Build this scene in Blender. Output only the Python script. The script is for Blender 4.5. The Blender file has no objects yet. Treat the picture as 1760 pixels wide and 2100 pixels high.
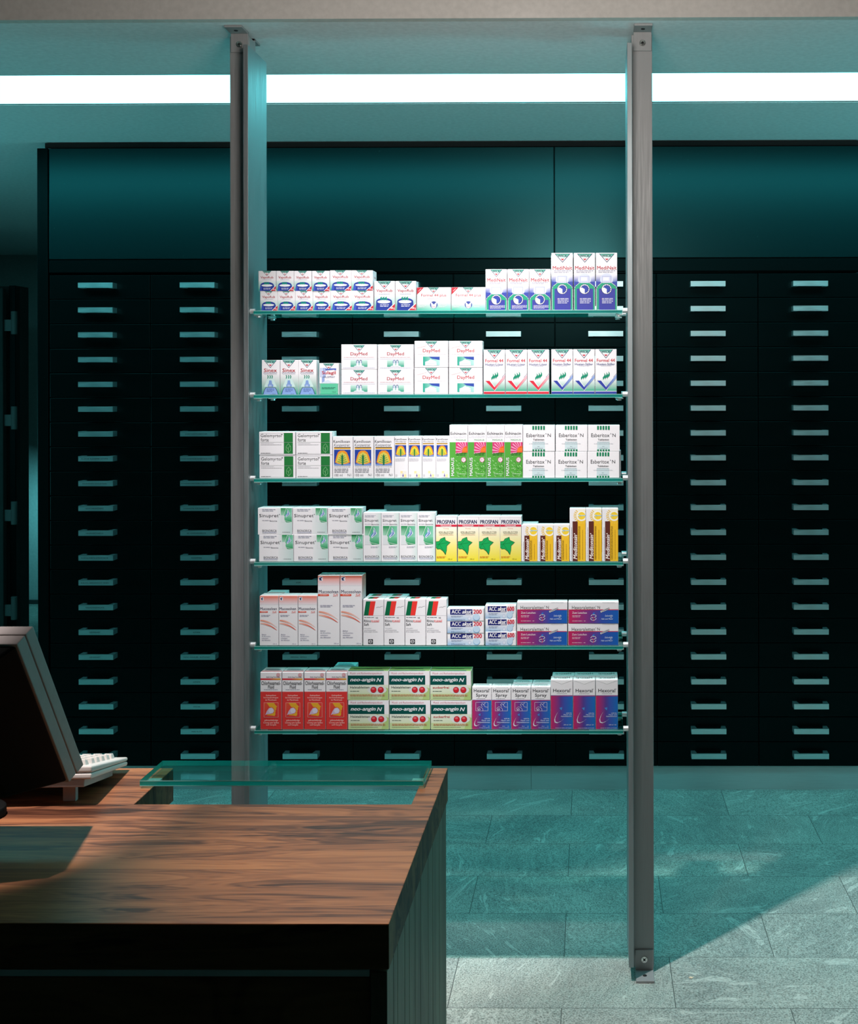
import bpy, bmesh, math, random
from mathutils import Vector, Matrix
random.seed(7)
S = bpy.context.scene
COL = S.collection
# ------------------------------------------------------------------ camera, world, lights, exposure
F = 2593.0; CX = 1197.0; CY = 790.0; CAMZ = 1.65
CR = Matrix.Rotation(math.radians(0.40), 3, 'Z') @ Matrix.Rotation(math.radians(90), 3, 'X') @ Matrix.Rotation(-0.0020, 3, 'Z')
cd = bpy.data.cameras.new('camera'); cam = bpy.data.objects.new('camera', cd); COL.objects.link(cam)
cam.location = (0, 0, CAMZ); cam.rotation_euler = CR.to_euler()
cd.sensor_fit = 'VERTICAL'; cd.sensor_height = 24.0; cd.lens = 24.0 * F / 2100
cd.shift_x = (880 - CX) / 2100; cd.shift_y = -(1050 - CY) / 2100
cd.clip_start = 0.05; cd.clip_end = 60
S.camera = cam
S.view_settings.view_transform = 'Standard'; S.view_settings.look = 'None'
S.view_settings.gamma = 1; S.view_settings.exposure = 0.0
try: S.view_settings.use_curve_mapping = False
except Exception: pass
W = bpy.data.worlds.new('world'); S.world = W; W.use_nodes = True
W.node_tree.nodes['Background'].inputs[0].default_value = (0.5, 0.8, 0.9, 1)
W.node_tree.nodes['Background'].inputs[1].default_value = 0.002

TEAL = (0.17, 0.87, 0.94)
STRIP_POWER = 6.0
def lamp(name, kind, loc, target, energy, color, **kw):
    ld = bpy.data.lights.new(name, kind); ld.energy = energy; ld.color = color
    for k, v in kw.items(): setattr(ld, k, v)
    o = bpy.data.objects.new(name, ld); COL.objects.link(o); o.location = loc
    d = Vector(target) - Vector(loc)
    o.rotation_euler = d.to_track_quat('-Z', 'Y').to_euler()
    return o
# sales area spotlights (in front of the shelf) and unseen lamps added as fill
lamp('spotlight_shelf', 'SPOT', (-0.69, 2.64, 4.60), (0.42, 3.26, 0.0), 680, (1.0, 0.96, 0.96), spot_size=math.radians(28.5), spot_blend=0.4, shadow_soft_size=0.035)
lamp('spotlight_front', 'SPOT', (-0.50, 1.95, 3.40), (-0.46, 3.5, 1.50), 150, (1.0, 0.96, 0.98), spot_size=math.radians(32), spot_blend=0.8, shadow_soft_size=0.05)
lamp('spotlight_counter', 'SPOT', (-0.80, 1.90, 2.98), (-0.22, 1.96, 0.95), 135, (1.0, 0.81, 0.67), spot_size=math.radians(31), spot_blend=0.75, shadow_soft_size=0.04)
lamp('monitor_fill_spot', 'SPOT', (-1.13, 1.82, 3.60), (-1.12, 2.075, 1.20), 380, (1.0, 0.90, 0.88), spot_size=math.radians(20), spot_blend=0.3, shadow_soft_size=0.04)  # added spot, brightens the monitor top and keyboard
lamp('lower_shelf_fill_spot', 'SPOT', (-0.85, 2.64, 4.60), (-0.64, 3.50, 0.95), 480, (1.0, 0.96, 0.97), spot_size=math.radians(15), spot_blend=0.8, shadow_soft_size=0.035)  # added spot, lifts the cartons at lower left
lamp('spotlight_fascia', 'AREA', (-0.1, 1.9, 2.3), (-0.1, 3.46, 2.85), 16, (1.0, 0.95, 0.90), size=0.5)
lamp('corridor_wall_fill', 'AREA', (-4.0, 9.1, 0.9), (-4.1, 9.5, 0.2), 2.2, TEAL, size=0.2)  # added lamp standing in for floor bounce on the corridor wall
lamp('ceiling_fill_right', 'AREA', (3.9, 4.3, 1.2), (0.6, 4.2, 2.64), 35, TEAL, size=0.8)  # unseen area lamp added to brighten the back ceiling
lamp('ceiling_fill_left', 'AREA', (-4.4, 4.3, 1.2), (-1.2, 4.2, 2.64), 19, TEAL, size=0.8)  # its unseen counterpart on the left, also added for the ceiling

def at(px, py, d):
    v = CR @ Vector(((px - CX) / F, -(py - CY) / F, -1.0))
    k = d / v.y
    return Vector((v.x * k, d, CAMZ + v.z * k))

# ------------------------------------------------------------------ materials
def lin(c): return c / 12.92 if c <= 0.04045 else ((c + 0.055) / 1.055) ** 2.4
def rgb(r, g, b): return (lin(r / 255), lin(g / 255), lin(b / 255), 1.0)
def mat(name, color=(.5, .5, .5), rough=.5, metal=0.0, spec=.5, **kw):
    m = bpy.data.materials.new(name); m.use_nodes = True
    b = m.node_tree.nodes['Principled BSDF']
    b.inputs['Base Color'].default_value = (*color[:3], 1); b.inputs['Roughness'].default_value = rough
    b.inputs['Metallic'].default_value = metal; b.inputs['Specular IOR Level'].default_value = spec
    for k, v in kw.items(): b.inputs[k.replace('_', ' ')].default_value = v
    return m
def nn(m, t, **kw):
    n = m.node_tree.nodes.new(t)
    for k, v in kw.items(): setattr(n, k, v)
    return n
def lk(m, a, b): m.node_tree.links.new(a, b)
def bsdf(m): return m.node_tree.nodes['Principled BSDF']
def noise_setup(m, scale=(1, 1, 1), nscale=5, detail=4, rough=.5, coord='Object', dist=0):
    tc = nn(m, 'ShaderNodeTexCoord'); mp = nn(m, 'ShaderNodeMapping'); mp.inputs['Scale'].default_value = scale
    n = nn(m, 'ShaderNodeTexNoise'); n.inputs['Scale'].default_value = nscale; n.inputs['Detail'].default_value = detail
    n.inputs['Roughness'].default_value = rough; n.inputs['Distortion'].default_value = dist
    lk(m, tc.outputs[coord], mp.inputs[0]); lk(m, mp.outputs[0], n.inputs['Vector'])
    return n
def ramp(m, src, stops):
    r = nn(m, 'ShaderNodeValToRGB'); el = r.color_ramp.elements
    while len(el) < len(stops): el.new(0.5)
    for e, (p, c) in zip(el, stops): e.position = p; e.color = (*c[:3], 1)
    lk(m, src, r.inputs[0]); return r
def bump(m, src, strength=.2, dist=.01):
    b = nn(m, 'ShaderNodeBump'); b.inputs['Strength'].default_value = strength; b.inputs['Distance'].default_value = dist
    lk(m, src, b.inputs['Height']); lk(m, b.outputs[0], bsdf(m).inputs['Normal']); return b

def plaster(name, c, amt=.06):
    m = mat(name, c, .9, 0, .2)
    n = noise_setup(m, nscale=60, detail=3)
    r = ramp(m, n.outputs['Fac'], [(.3, [x * (1 - amt) for x in c[:3]]), (.7, [x * (1 + amt) for x in c[:3]])])
    lk(m, r.outputs[0], bsdf(m).inputs['Base Color']); bump(m, n.outputs['Fac'], .15, .001)
    return m
def alu(name, c=(.62, .62, .63), rough=.38, scale=(60, 60, 1.5), metal=1.0):
    m = mat(name, c, rough, metal)
    n = noise_setup(m, scale=scale, nscale=8, detail=5)
    r = ramp(m, n.outputs['Fac'], [(.3, [x * .86 for x in c]), (.75, c)])
    lk(m, r.outputs[0], bsdf(m).inputs['Base Color'])
    rr = ramp(m, n.outputs['Fac'], [(.3, (rough * .85,) * 3), (.7, (min(1, rough * 1.2),) * 3)])
    lk(m, rr.outputs[0], bsdf(m).inputs['Roughness'])
    return m
M = {}
M['ceiling'] = plaster('ceiling_paint', (.80, .80, .80))
M['fascia'] = plaster('fascia_paint', (.62, .58, .54))
M['wall'] = plaster('wall_paint', (.62, .66, .66))
M['darkwall'] = plaster('dark_wall_paint', (.06, .07, .07))
M['alu'] = alu('brushed_aluminium', (.36, .355, .355), .55, scale=(25, 25, 1), metal=.35)
M['alu_plate'] = alu('brushed_aluminium_plate', (.33, .37, .38), .52, scale=(25, 25, 1), metal=.75)
M['alu_h'] = alu('satin_handle_aluminium', (.72, .95, .97), .37, scale=(2, 60, 60), metal=1.0)
M['plinth'] = alu('plinth_aluminium', (.62, .63, .63), .42, scale=(1, 40, 60), metal=.4)
M['steel'] = mat('polished_steel', (.75, .73, .70), .2, 1)
M['black'] = mat('black_gap', (.004, .004, .004), .8)
M['ink'] = mat('label_ink', (.01, .03, .035), .7)
M['pin'] = mat('pin_metal', (.8, .82, .83), .3, .6)
# dark lacquer
m = mat('dark_lacquer', (.003, .006, .006), .34, 0, .12, Specular_Tint=(.35, .95, 1, 1)); M['lacquer'] = m
n = noise_setup(m, nscale=90, detail=2)
r = ramp(m, n.outputs['Fac'], [(.0, (.0006, .0018, .0018)), (.74, (.0008, .0022, .0022)), (.80, (.02, .05, .05))])
lk(m, r.outputs[0], bsdf(m).inputs['Base Color'])
m = mat('dark_door_lacquer', (.01, .03, .03), .28, 0, .6, Specular_Tint=(.25, .95, 1, 1)); M['doorlac'] = m
n = noise_setup(m, nscale=70, detail=2)
r = ramp(m, n.outputs['Fac'], [(.0, (.001, .008, .009)), (.74, (.0012, .010, .011)), (.80, (.02, .05, .05))])
lk(m, r.outputs[0], bsdf(m).inputs['Base Color'])
# strip emission
m = bpy.data.materials.new('strip_diffuser'); m.use_nodes = True; M['strip'] = m
nt = m.node_tree; nt.nodes.clear(); e = nt.nodes.new('ShaderNodeEmission'); oo = nt.nodes.new('ShaderNodeOutputMaterial')
e.inputs[0].default_value = (*TEAL, 1); e.inputs[1].default_value = STRIP_POWER; nt.links.new(e.outputs[0], oo.inputs[0])
# glass: clear green-tinted pane, polished edge strip scatters light
def glass(name, tint):
    m = bpy.data.materials.new(name); m.use_nodes = True; nt = m.node_tree; nt.nodes.remove(nt.nodes['Principled BSDF'])
    t = nt.nodes.new('ShaderNodeBsdfTransparent'); t.inputs[0].default_value = (*tint, 1)
    g = nt.nodes.new('ShaderNodeBsdfGlossy'); g.inputs[0].default_value = (1, 1, 1, 1); g.inputs['Roughness'].default_value = .02
    f = nt.nodes.new('ShaderNodeFresnel'); ge = nt.nodes.new('ShaderNodeNewGeometry'); ma = nt.nodes.new('ShaderNodeMath'); ma.operation = 'MULTIPLY_ADD'
    ma.inputs[1].default_value = 1 / 1.5 - 1.5; ma.inputs[2].default_value = 1.5; nt.links.new(ge.outputs['Backfacing'], ma.inputs[0]); nt.links.new(ma.outputs[0], f.inputs[0])
    x = nt.nodes.new('ShaderNodeMixShader'); nt.links.new(f.outputs[0], x.inputs[0]); nt.links.new(t.outputs[0], x.inputs[1]); nt.links.new(g.outputs[0], x.inputs[2])
    nt.links.new(x.outputs[0], nt.nodes['Material Output'].inputs[0])
    return m
M['glass'] = glass('green_float_glass', (.72, .94, .90))
m = mat('glass_edge', (.02, .30, .26), .12, 0, .6); M['glass_edge'] = m
nt = m.node_tree; tr = nt.nodes.new('ShaderNodeBsdfTranslucent'); tr.inputs[0].default_value = (.03, .50, .42, 1)
x = nt.nodes.new('ShaderNodeMixShader'); x.inputs[0].default_value = .5; nt.links.new(bsdf(m).outputs[0], x.inputs[1]); nt.links.new(tr.outputs[0], x.inputs[2]); nt.links.new(x.outputs[0], nt.nodes['Material Output'].inputs[0])
M['arris'] = mat('ground_glass_arris', (.30, .72, .66), .35)
# stone floor
m = mat('green_gneiss_tiles', (.3, .3, .3), .6, 0, .35); M['floor'] = m
tc = nn(m, 'ShaderNodeTexCoord')
mp = nn(m, 'ShaderNodeMapping'); mp.inputs['Location'].default_value = (0.085, -5.149 + 6.0, 0); lk(m, tc.outputs['Object'], mp.inputs[0])
br = nn(m, 'ShaderNodeTexBrick'); br.offset = .5; br.squash = 1
for k, v in (('Scale', 1), ('Mortar Size', .0012), ('Mortar Smooth', .3), ('Brick Width', .606), ('Row Height', .3), ('Bias', 0)): br.inputs[k].default_value = v
br.inputs['Color1'].default_value = (0, 0, 0, 1); br.inputs['Color2'].default_value = (1, 1, 1, 1); br.inputs['Mortar'].default_value = (.5, .5, .5, 1)
lk(m, mp.outputs[0], br.inputs['Vector'])
# per tile shift of the pattern
sc = nn(m, 'ShaderNodeVectorMath', operation='SCALE'); sc.inputs['Scale'].default_value = 37.0; lk(m, br.outputs['Color'], sc.inputs[0])
ad = nn(m, 'ShaderNodeVectorMath', operation='ADD'); lk(m, tc.outputs['Object'], ad.inputs[0]); lk(m, sc.outputs[0], ad.inputs[1])
vr = nn(m, 'ShaderNodeVectorRotate', rotation_type='Z_AXIS'); lk(m, ad.outputs[0], vr.inputs['Vector'])
mm = nn(m, 'ShaderNodeMath', operation='MULTIPLY_ADD'); mm.inputs[1].default_value = 2.4; mm.inputs[2].default_value = -.6; lk(m, br.outputs['Color'], mm.inputs[0]); lk(m, mm.outputs[0], vr.inputs['Angle'])
mp2 = nn(m, 'ShaderNodeMapping'); mp2.inputs['Scale'].default_value = (5.5, 1.3, 1); lk(m, vr.outputs[0], mp2.inputs[0])
vn = nn(m, 'ShaderNodeTexNoise'); vn.inputs['Scale'].default_value = 2.6; vn.inputs['Detail'].default_value = 8; vn.inputs['Roughness'].default_value = .68; vn.inputs['Distortion'].default_value = 1.3
lk(m, mp2.outputs[0], vn.inputs['Vector'])
vein = ramp(m, vn.outputs['Fac'], [(.0, (0, 0, 0)), (.50, (0, 0, 0)), (.52, (.5, .5, .5)), (.54, (0, 0, 0)), (.59, (.05, .05, .05)), (.63, (1, 1, 1)), (.67, (.2, .2, .2)), (1, (.5, .5, .5))])
gn = nn(m, 'ShaderNodeTexNoise'); gn.inputs['Scale'].default_value = 230; gn.inputs['Detail'].default_value = 4; gn.inputs['Roughness'].default_value = .7
mp3 = nn(m, 'ShaderNodeMapping'); mp3.inputs['Scale'].default_value = (1, .8, 1); lk(m, vr.outputs[0], mp3.inputs[0]); lk(m, mp3.outputs[0], gn.inputs['Vector'])
grain = ramp(m, gn.outputs['Fac'], [(.36, (.12, .14, .125)), (.48, (.29, .32, .295)), (.60, (.47, .51, .475))])
bn = nn(m, 'ShaderNodeTexNoise'); bn.inputs['Scale'].default_value = 3; bn.inputs['Detail'].default_value = 3; lk(m, vr.outputs[0], bn.inputs['Vector'])
bc = ramp(m, bn.outputs['Fac'], [(.35, (.78, .80, .80)), (.65, (1.08, 1.08, 1.05))])
mx0 = nn(m, 'ShaderNodeMixRGB', blend_type='MULTIPLY'); mx0.inputs[0].default_value = 1; lk(m, grain.outputs[0], mx0.inputs[1]); lk(m, bc.outputs[0], mx0.inputs[2])
mx = nn(m, 'ShaderNodeMixRGB'); lk(m, vein.outputs[0], mx.inputs[0]); lk(m, mx0.outputs[0], mx.inputs[1]); mx.inputs[2].default_value = (.62, .66, .60, 1)
mxs = nn(m, 'ShaderNodeMath', operation='MULTIPLY'); mxs.inputs[1].default_value = .75; lk(m, vein.outputs[0], mxs.inputs[0]); lk(m, mxs.outputs[0], mx.inputs[0])
mx2 = nn(m, 'ShaderNodeMixRGB'); lk(m, br.outputs['Fac'], mx2.inputs[0]); lk(m, mx.outputs[0], mx2.inputs[1]); mx2.inputs[2].default_value = (.06, .07, .065, 1)
lk(m, mx2.outputs[0], bsdf(m).inputs['Base Color']); bump(m, gn.outputs['Fac'], .55, .004)
# walnut
def walnut(name, axis=0, plank=.0465, tint=1.0, rough=.38, coat=.0, pal=None):
    m = mat(name, (.2, .08, .04), rough, 0, .22)
    if coat: bsdf(m).inputs['Coat Weight'].default_value = coat; bsdf(m).inputs['Coat Roughness'].default_value = .25
    tc = nn(m, 'ShaderNodeTexCoord'); rot = nn(m, 'ShaderNodeMapping')
    if axis == 2: rot.inputs['Rotation'].default_value = (0, math.radians(90), 0)
    lk(m, tc.outputs['Object'], rot.inputs[0])
    br = nn(m, 'ShaderNodeTexBrick'); br.offset = .37
    for k, v in (('Scale', 1), ('Mortar Size', .0004), ('Mortar Smooth', .5), ('Brick Width', 2.6), ('Row Height', plank), ('Bias', 0)): br.inputs[k].default_value = v
    br.inputs['Color1'].default_value = (0, 0, 0, 1); br.inputs['Color2'].default_value = (1, 1, 1, 1)
    lk(m, rot.outputs[0], br.inputs['Vector'])
    sc = nn(m, 'ShaderNodeVectorMath', operation='SCALE'); sc.inputs['Scale'].default_value = 23.0; lk(m, br.outputs['Color'], sc.inputs[0])
    ad = nn(m, 'ShaderNodeVectorMath', operation='ADD'); lk(m, rot.outputs[0], ad.inputs[0]); lk(m, sc.outputs[0], ad.inputs[1])
    mp = nn(m, 'ShaderNodeMapping'); mp.inputs['Scale'].default_value = (1.2, 11, 4); lk(m, ad.outputs[0], mp.inputs[0])
    n1 = nn(m, 'ShaderNodeTexNoise'); n1.inputs['Scale'].default_value = 2.2; n1.inputs['Detail'].default_value = 3; n1.inputs['Distortion'].default_value = 1.1; lk(m, mp.outputs[0], n1.inputs['Vector'])
    # growth rings from the noise height
    mu = nn(m, 'ShaderNodeMath', operation='MULTIPLY'); mu.inputs[1].default_value = 52; lk(m, n1.outputs['Fac'], mu.inputs[0])
    si = nn(m, 'ShaderNodeMath', operation='SINE'); lk(m, mu.outputs[0], si.inputs[0])
    ma = nn(m, 'ShaderNodeMath', operation='MULTIPLY_ADD'); ma.inputs[1].default_value = .06; ma.inputs[2].default_value = 0; lk(m, si.outputs[0], ma.inputs[0])
    mp4 = nn(m, 'ShaderNodeMapping'); mp4.inputs['Scale'].default_value = (7, 330, 60); lk(m, ad.outputs[0], mp4.inputs[0])
    n2 = nn(m, 'ShaderNodeTexNoise'); n2.inputs['Scale'].default_value = 1.5; n2.inputs['Detail'].default_value = 3; lk(m, mp4.outputs[0], n2.inputs['Vector'])
    f1 = nn(m, 'ShaderNodeMath', operation='MULTIPLY_ADD'); f1.inputs[1].default_value = .36; lk(m, n2.outputs['Fac'], f1.inputs[0]); lk(m, ma.outputs[0], f1.inputs[2])
    f2 = nn(m, 'ShaderNodeMath', operation='MULTIPLY_ADD'); f2.inputs[1].default_value = .75; lk(m, n1.outputs['Fac'], f2.inputs[0]); lk(m, f1.outputs[0], f2.inputs[2])
    f3 = nn(m, 'ShaderNodeMath', operation='MULTIPLY_ADD'); f3.inputs[1].default_value = .16; lk(m, br.outputs['Color'], f3.inputs[0]); lk(m, f2.outputs[0], f3.inputs[2])
    p = pal or [(.40, (.05, .018, .011)), (.52, (.17, .062, .032)), (.64, (.35, .135, .062)), (.85, (.50, .21, .09))]
    cr = ramp(m, f3.outputs[0], [(a, [c * tint for c in b]) for a, b in p])
    mx = nn(m, 'ShaderNodeMixRGB'); lk(m, br.outputs['Fac'], mx.inputs[0]); lk(m, cr.outputs[0], mx.inputs[1]); mx.inputs[2].default_value = (.04 * tint, .018 * tint, .012 * tint, 1)
    lk(m, mx.outputs[0], bsdf(m).inputs['Base Color']); bump(m, n2.outputs['Fac'], .08, .001)
    return m
M['walnut'] = walnut('walnut_worktop', 0, .075, 1.0, .42, .07)
M['walnut_v'] = walnut('walnut_side_boards', 2, .09, .7, .5, 0, [(.35, (.10, .075, .05)), (.6, (.20, .15, .10)), (.85, (.28, .22, .15))])
M['walnut_d'] = walnut('dark_walnut_and_edge_shade', 0, .3, .45, .6)
# plastics
M['beige'] = plaster('beige_plastic', (.44, .40, .385), .04)
M['grey_shell'] = mat('grey_monitor_shell', (.16, .17, .17), .55)
M['key'] = mat('ivory_key_plastic', (.72, .68, .64), .5)
M['dark_shell'] = mat('dark_back_shell', (.004, .005, .005), .6, 0, .15)
M['screen'] = mat('dark_screen', (.01, .012, .012), .2)
M['cable'] = mat('dark_cable', (.03, .05, .05), .4)
# printed board: colour comes from the mesh's print colours
m = mat('printed_carton', (1, 1, 1), .48, 0, .35); M['print'] = m
at_ = nn(m, 'ShaderNodeVertexColor'); at_.layer_name = 'print'; lk(m, at_.outputs[0], bsdf(m).inputs['Base Color'])

# ------------------------------------------------------------------ mesh helpers
class MB:
    def __init__(s): s.v = []; s.f = []; s.mi = []
    def add(s, vs, fs, mi=0):
        b = len(s.v); s.v += [tuple(v) for v in vs]; s.f += [tuple(i + b for i in f) for f in fs]; s.mi += [mi] * len(fs); return s
    def box(s, x0, x1, y0, y1, z0, z1, mi=0):
        return s.add([(x0, y0, z0), (x1, y0, z0), (x1, y1, z0), (x0, y1, z0), (x0, y0, z1), (x1, y0, z1), (x1, y1, z1), (x0, y1, z1)],
                     [(0, 3, 2, 1), (4, 5, 6, 7), (0, 1, 5, 4), (1, 2, 6, 5), (2, 3, 7, 6), (3, 0, 4, 7)], mi)
    def hexa(s, bot, top, mi=0):  # 4 bottom pts ccw, 4 top
        return s.add(list(bot) + list(top), [(0, 3, 2, 1), (4, 5, 6, 7), (0, 1, 5, 4), (1, 2, 6, 5), (2, 3, 7, 6), (3, 0, 4, 7)], mi)
    def prism(s, poly, axis, a, b, mi=0):
        n = len(poly)
        def P(p, t):
            return {'x': (t, p[0], p[1]), 'y': (p[0], t, p[1]), 'z': (p[0], p[1], t)}[axis]
        vs = [P(p, a) for p in poly] + [P(p, b) for p in poly]
        fs = [tuple(range(n))[::-1], tuple(range(n, 2 * n))] + [(i, (i + 1) % n, n + (i + 1) % n, n + i) for i in range(n)]
        return s.add(vs, fs, mi)
    def cyl(s, p0, p1, r0, r1=None, seg=20, mi=0):
        r1 = r0 if r1 is None else r1
        p0, p1 = Vector(p0), Vector(p1); d = (p1 - p0).normalized()
        a = d.orthogonal().normalized(); b = d.cross(a)
        vs = [p + r * (math.cos(t) * a + math.sin(t) * b) for p, r in ((p0, r0), (p1, r1)) for t in [2 * math.pi * i / seg for i in range(seg)]]
        fs = [tuple(range(seg))[::-1], tuple(range(seg, 2 * seg))] + [(i, (i + 1) % seg, seg + (i + 1) % seg, seg + i) for i in range(seg)]
        return s.add(vs, fs, mi)
    def mesh(s, name, mats, origin=(0, 0, 0)):
        me = bpy.data.meshes.new(name); o = Vector(origin)
        me.from_pydata([tuple(Vector(v) - o) for v in s.v], [], s.f)
        for k in (mats if isinstance(mats, (list, tuple)) else [mats]): me.materials.append(k if not isinstance(k, str) else M[k])
        me.polygons.foreach_set('material_index', s.mi)
        bm = bmesh.new(); bm.from_mesh(me); bmesh.ops.recalc_face_normals(bm, faces=bm.faces); bm.to_mesh(me); bm.free()
        me.update(); return me
    def build(s, name, mats, parent=None, origin=(0, 0, 0), bevel=0, seg=2, loc=None):
        o = bpy.data.objects.new(name, s.mesh(name, mats, origin)); COL.objects.link(o)
        if parent is not None: o.parent = parent
        if loc is not None: o.location = loc
        if bevel:
            b = o.modifiers.new('bevel', 'BEVEL'); b.width = bevel; b.segments = seg; b.limit_method = 'ANGLE'; b.harden_normals = False
        return o
def thing(name, label, cat, loc=(0, 0, 0), group=None, rz=0):
    o = bpy.data.objects.new(name, None); COL.objects.link(o); o.location = loc; o.rotation_euler = (0, 0, rz)
    o.empty_display_size = .05
    return tag(o, label, cat, group)
def pane(x0, x1, y0, y1, z0, z1):
    b = MB(); b.box(x0, x1, y0, y1, z0, z1); b.mi = [0, 0, 1, 1, 1, 1]
    b.box(x0, x1, y0 - .0005, y0, z1 - .0013, z1, 2); b.box(x0, x1, y0 - .0005, y0, z0, z0 + .0009, 2); return b
def tag(o, label, cat, group=None):
    o['label'] = label; o['category'] = cat
    if group: o['group'] = group
    return o
def struct(o): o['kind'] = 'structure'; return o

_tc = {}
def text_mesh(s, bold=0.0, shear=0.0, res=2):
    k = (s, bold, shear)
    if k in _tc: return _tc[k]
    c = bpy.data.curves.new('t', 'FONT'); c.body = s; c.size = 1; c.offset = bold; c.shear = shear; c.resolution_u = res; c.fill_mode = 'FRONT'
    o = bpy.data.objects.new('t', c); COL.objects.link(o)
    dg = bpy.context.evaluated_depsgraph_get(); ev = o.evaluated_get(dg); me = ev.to_mesh()
    vs = [(v.co.x, v.co.y) for v in me.vertices]; fs = [tuple(p.vertices) for p in me.polygons]
    ev.to_mesh_clear(); bpy.data.objects.remove(o); bpy.data.curves.remove(c)
    if not vs: vs = [(0, 0)]
    x0 = min(v[0] for v in vs); x1 = max(v[0] for v in vs); y0 = min(v[1] for v in vs); y1 = max(v[1] for v in vs)
    _tc[k] = ([((x - x0) / max(x1 - x0, 1e-6), (y - y0) / max(y1 - y0, 1e-6)) for x, y in vs], fs)
    return _tc[k]

# ------------------------------------------------------------------ room shell
CEILZ = 2.648; CABY = 5.149; FAY = 3.464
struct(MB().box(-7, 5, -1.0, 12, -.08, 0).build('floor', 'floor'))
SY0, SY1 = 4.045, 4.475        # light slot in the ceiling
b = MB()
b.box(-7, 5, FAY, SY0, CEILZ, CEILZ + .30); b.box(-7, 5, SY1, 12, CEILZ, CEILZ + .30)
b.box(-7, 5, SY0, SY1, CEILZ + .10, CEILZ + .30)
struct(b.build('ceiling', 'ceiling'))
struct(MB().box(-7, 5, FAY - .03, FAY, CEILZ, 5.0).build('trim_1', 'fascia'))
struct(MB().box(-7, 5, -1.0, FAY - .03, 5.0, 5.1).build('ceiling_front', 'darkwall'))
struct(MB().box(4.4, 4.5, -1.0, 12, 0, 5.0).build('wall_right', 'wall'))
struct(MB().box(-6.1, -6.0, -1.0, 12, 0, 5.0).build('wall_left', 'darkwall'))
struct(MB().box(-6, -2.2, 9.57, 9.7, 0, CEILZ).build('wall_back', 'wall'))
# skirting of the corridor wall
struct(MB().box(-6, -2.2, 9.55, 9.57, 0, .03).build('baseboard_back', 'darkwall'))
# wall behind the drawer cabinets and corridor partition with its door opening
struct(MB().box(-2.30, 4.4, 5.62, 5.74, 0, CEILZ).build('wall_behind_cabinets', 'darkwall'))
pl = at(41, 800, 7.8).x; zt = at(40, 587, 7.8).z
b = MB(); b.box(-6, pl, 7.8, 7.92, 0, zt)
struct(b.build('wall_partition', 'darkwall'))
# ceiling light strip
L = thing('ceiling_light', 'long glowing white strip light recessed across the ceiling', 'light', (-1, (SY0 + SY1) / 2, CEILZ))
o_ = Vector(L.location)
MB().box(-5.9, 4.3, SY0 + .006, SY1 - .006, CEILZ + .004, CEILZ + .02).build('diffuser', 'strip', L, o_)
b = MB(); b.box(-5.9, 4.3, SY0, SY0 + .006, CEILZ + .0005, CEILZ + .10); b.box(-5.9, 4.3, SY1 - .006, SY1, CEILZ + .002, CEILZ + .10)
b.build('frame', 'black', L, o_)
# corridor door leaf with hinges, at far left
D = thing('corridor_door', 'dark door leaf with tall hinges at the far left behind monitor', 'door', (pl - .1, 7.74, 0))
o_ = Vector(D.location)
xa = at(9, 800, 7.7).x
b = MB(); b.box(-4.4, xa, 7.68, 7.73, .01, zt - .02); b.build('door_panel', 'darkwall', D, o_, .004)
b = MB(); b.box(xa + .01, pl, 7.74, 7.80, 0, zt); b.build('door_frame', 'lacquer', D, o_, .004)
hm = MB().cyl((0, 0, -.07), (0, 0, .07), .018).box(-.075, 0, .0, .014, -.05, .02)
for i, py in enumerate((662, 857, 1052, 1247)):
    p = at(29, py, 7.70)
    h = MB(); h.v = [(v[0], v[1], v[2]) for v in hm.v]; h.f = hm.f; h.mi = hm.mi
    h.build('hinge', 'grey_shell', D, (0, 0, 0), .002, loc=p - o_)

# ------------------------------------------------------------------ drawer cabinets
XL = at(102, 1050, CABY).x; XR = at(1555.5, 1050, CABY).x
PW = (XR - XL) / 7.0
ZB = at(900, 1571.5, CABY).z; ZT = at(900, 561.5, CABY).z; PH = (ZT - ZB) / 20
def drawer_mesh():
    return MB().box(.0018, PW - .0018, 0, .019, .0016, PH - .0016).mesh('drawer', 'lacquer')
DM = drawer_mesh()
HD = .0470; HW = .1405; HH = .0212
def handle_mesh(txt=None, wfrac=.8, off=0):
    b = MB(); x0 = PW / 2 - HW / 2; x1 = x0 + HW; zc = PH * .535; z0 = zc - HH / 2; z1 = zc + HH / 2
    t = .009; leg = .017
    b.prism([(x0, -HD), (x1, -HD), (x1, 0), (x1 - leg, 0), (x1 - leg - .006, -HD + t), (x0 + leg + .006, -HD + t), (x0 + leg, 0), (x0, 0)], 'z', z0, z1)
    if txt:
        vs, fs = text_mesh(txt, .0); w = HW * wfrac; h = .0052; xs = x0 + HW * (.5 + off) - w / 2
        b.add([(xs + u * w, -HD - .0002, zc - h / 2 + v * h) for u, v in vs], fs, 1)
    return b.mesh('handle', ['alu_h', 'ink'])
HPLAIN = handle_mesh()
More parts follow.
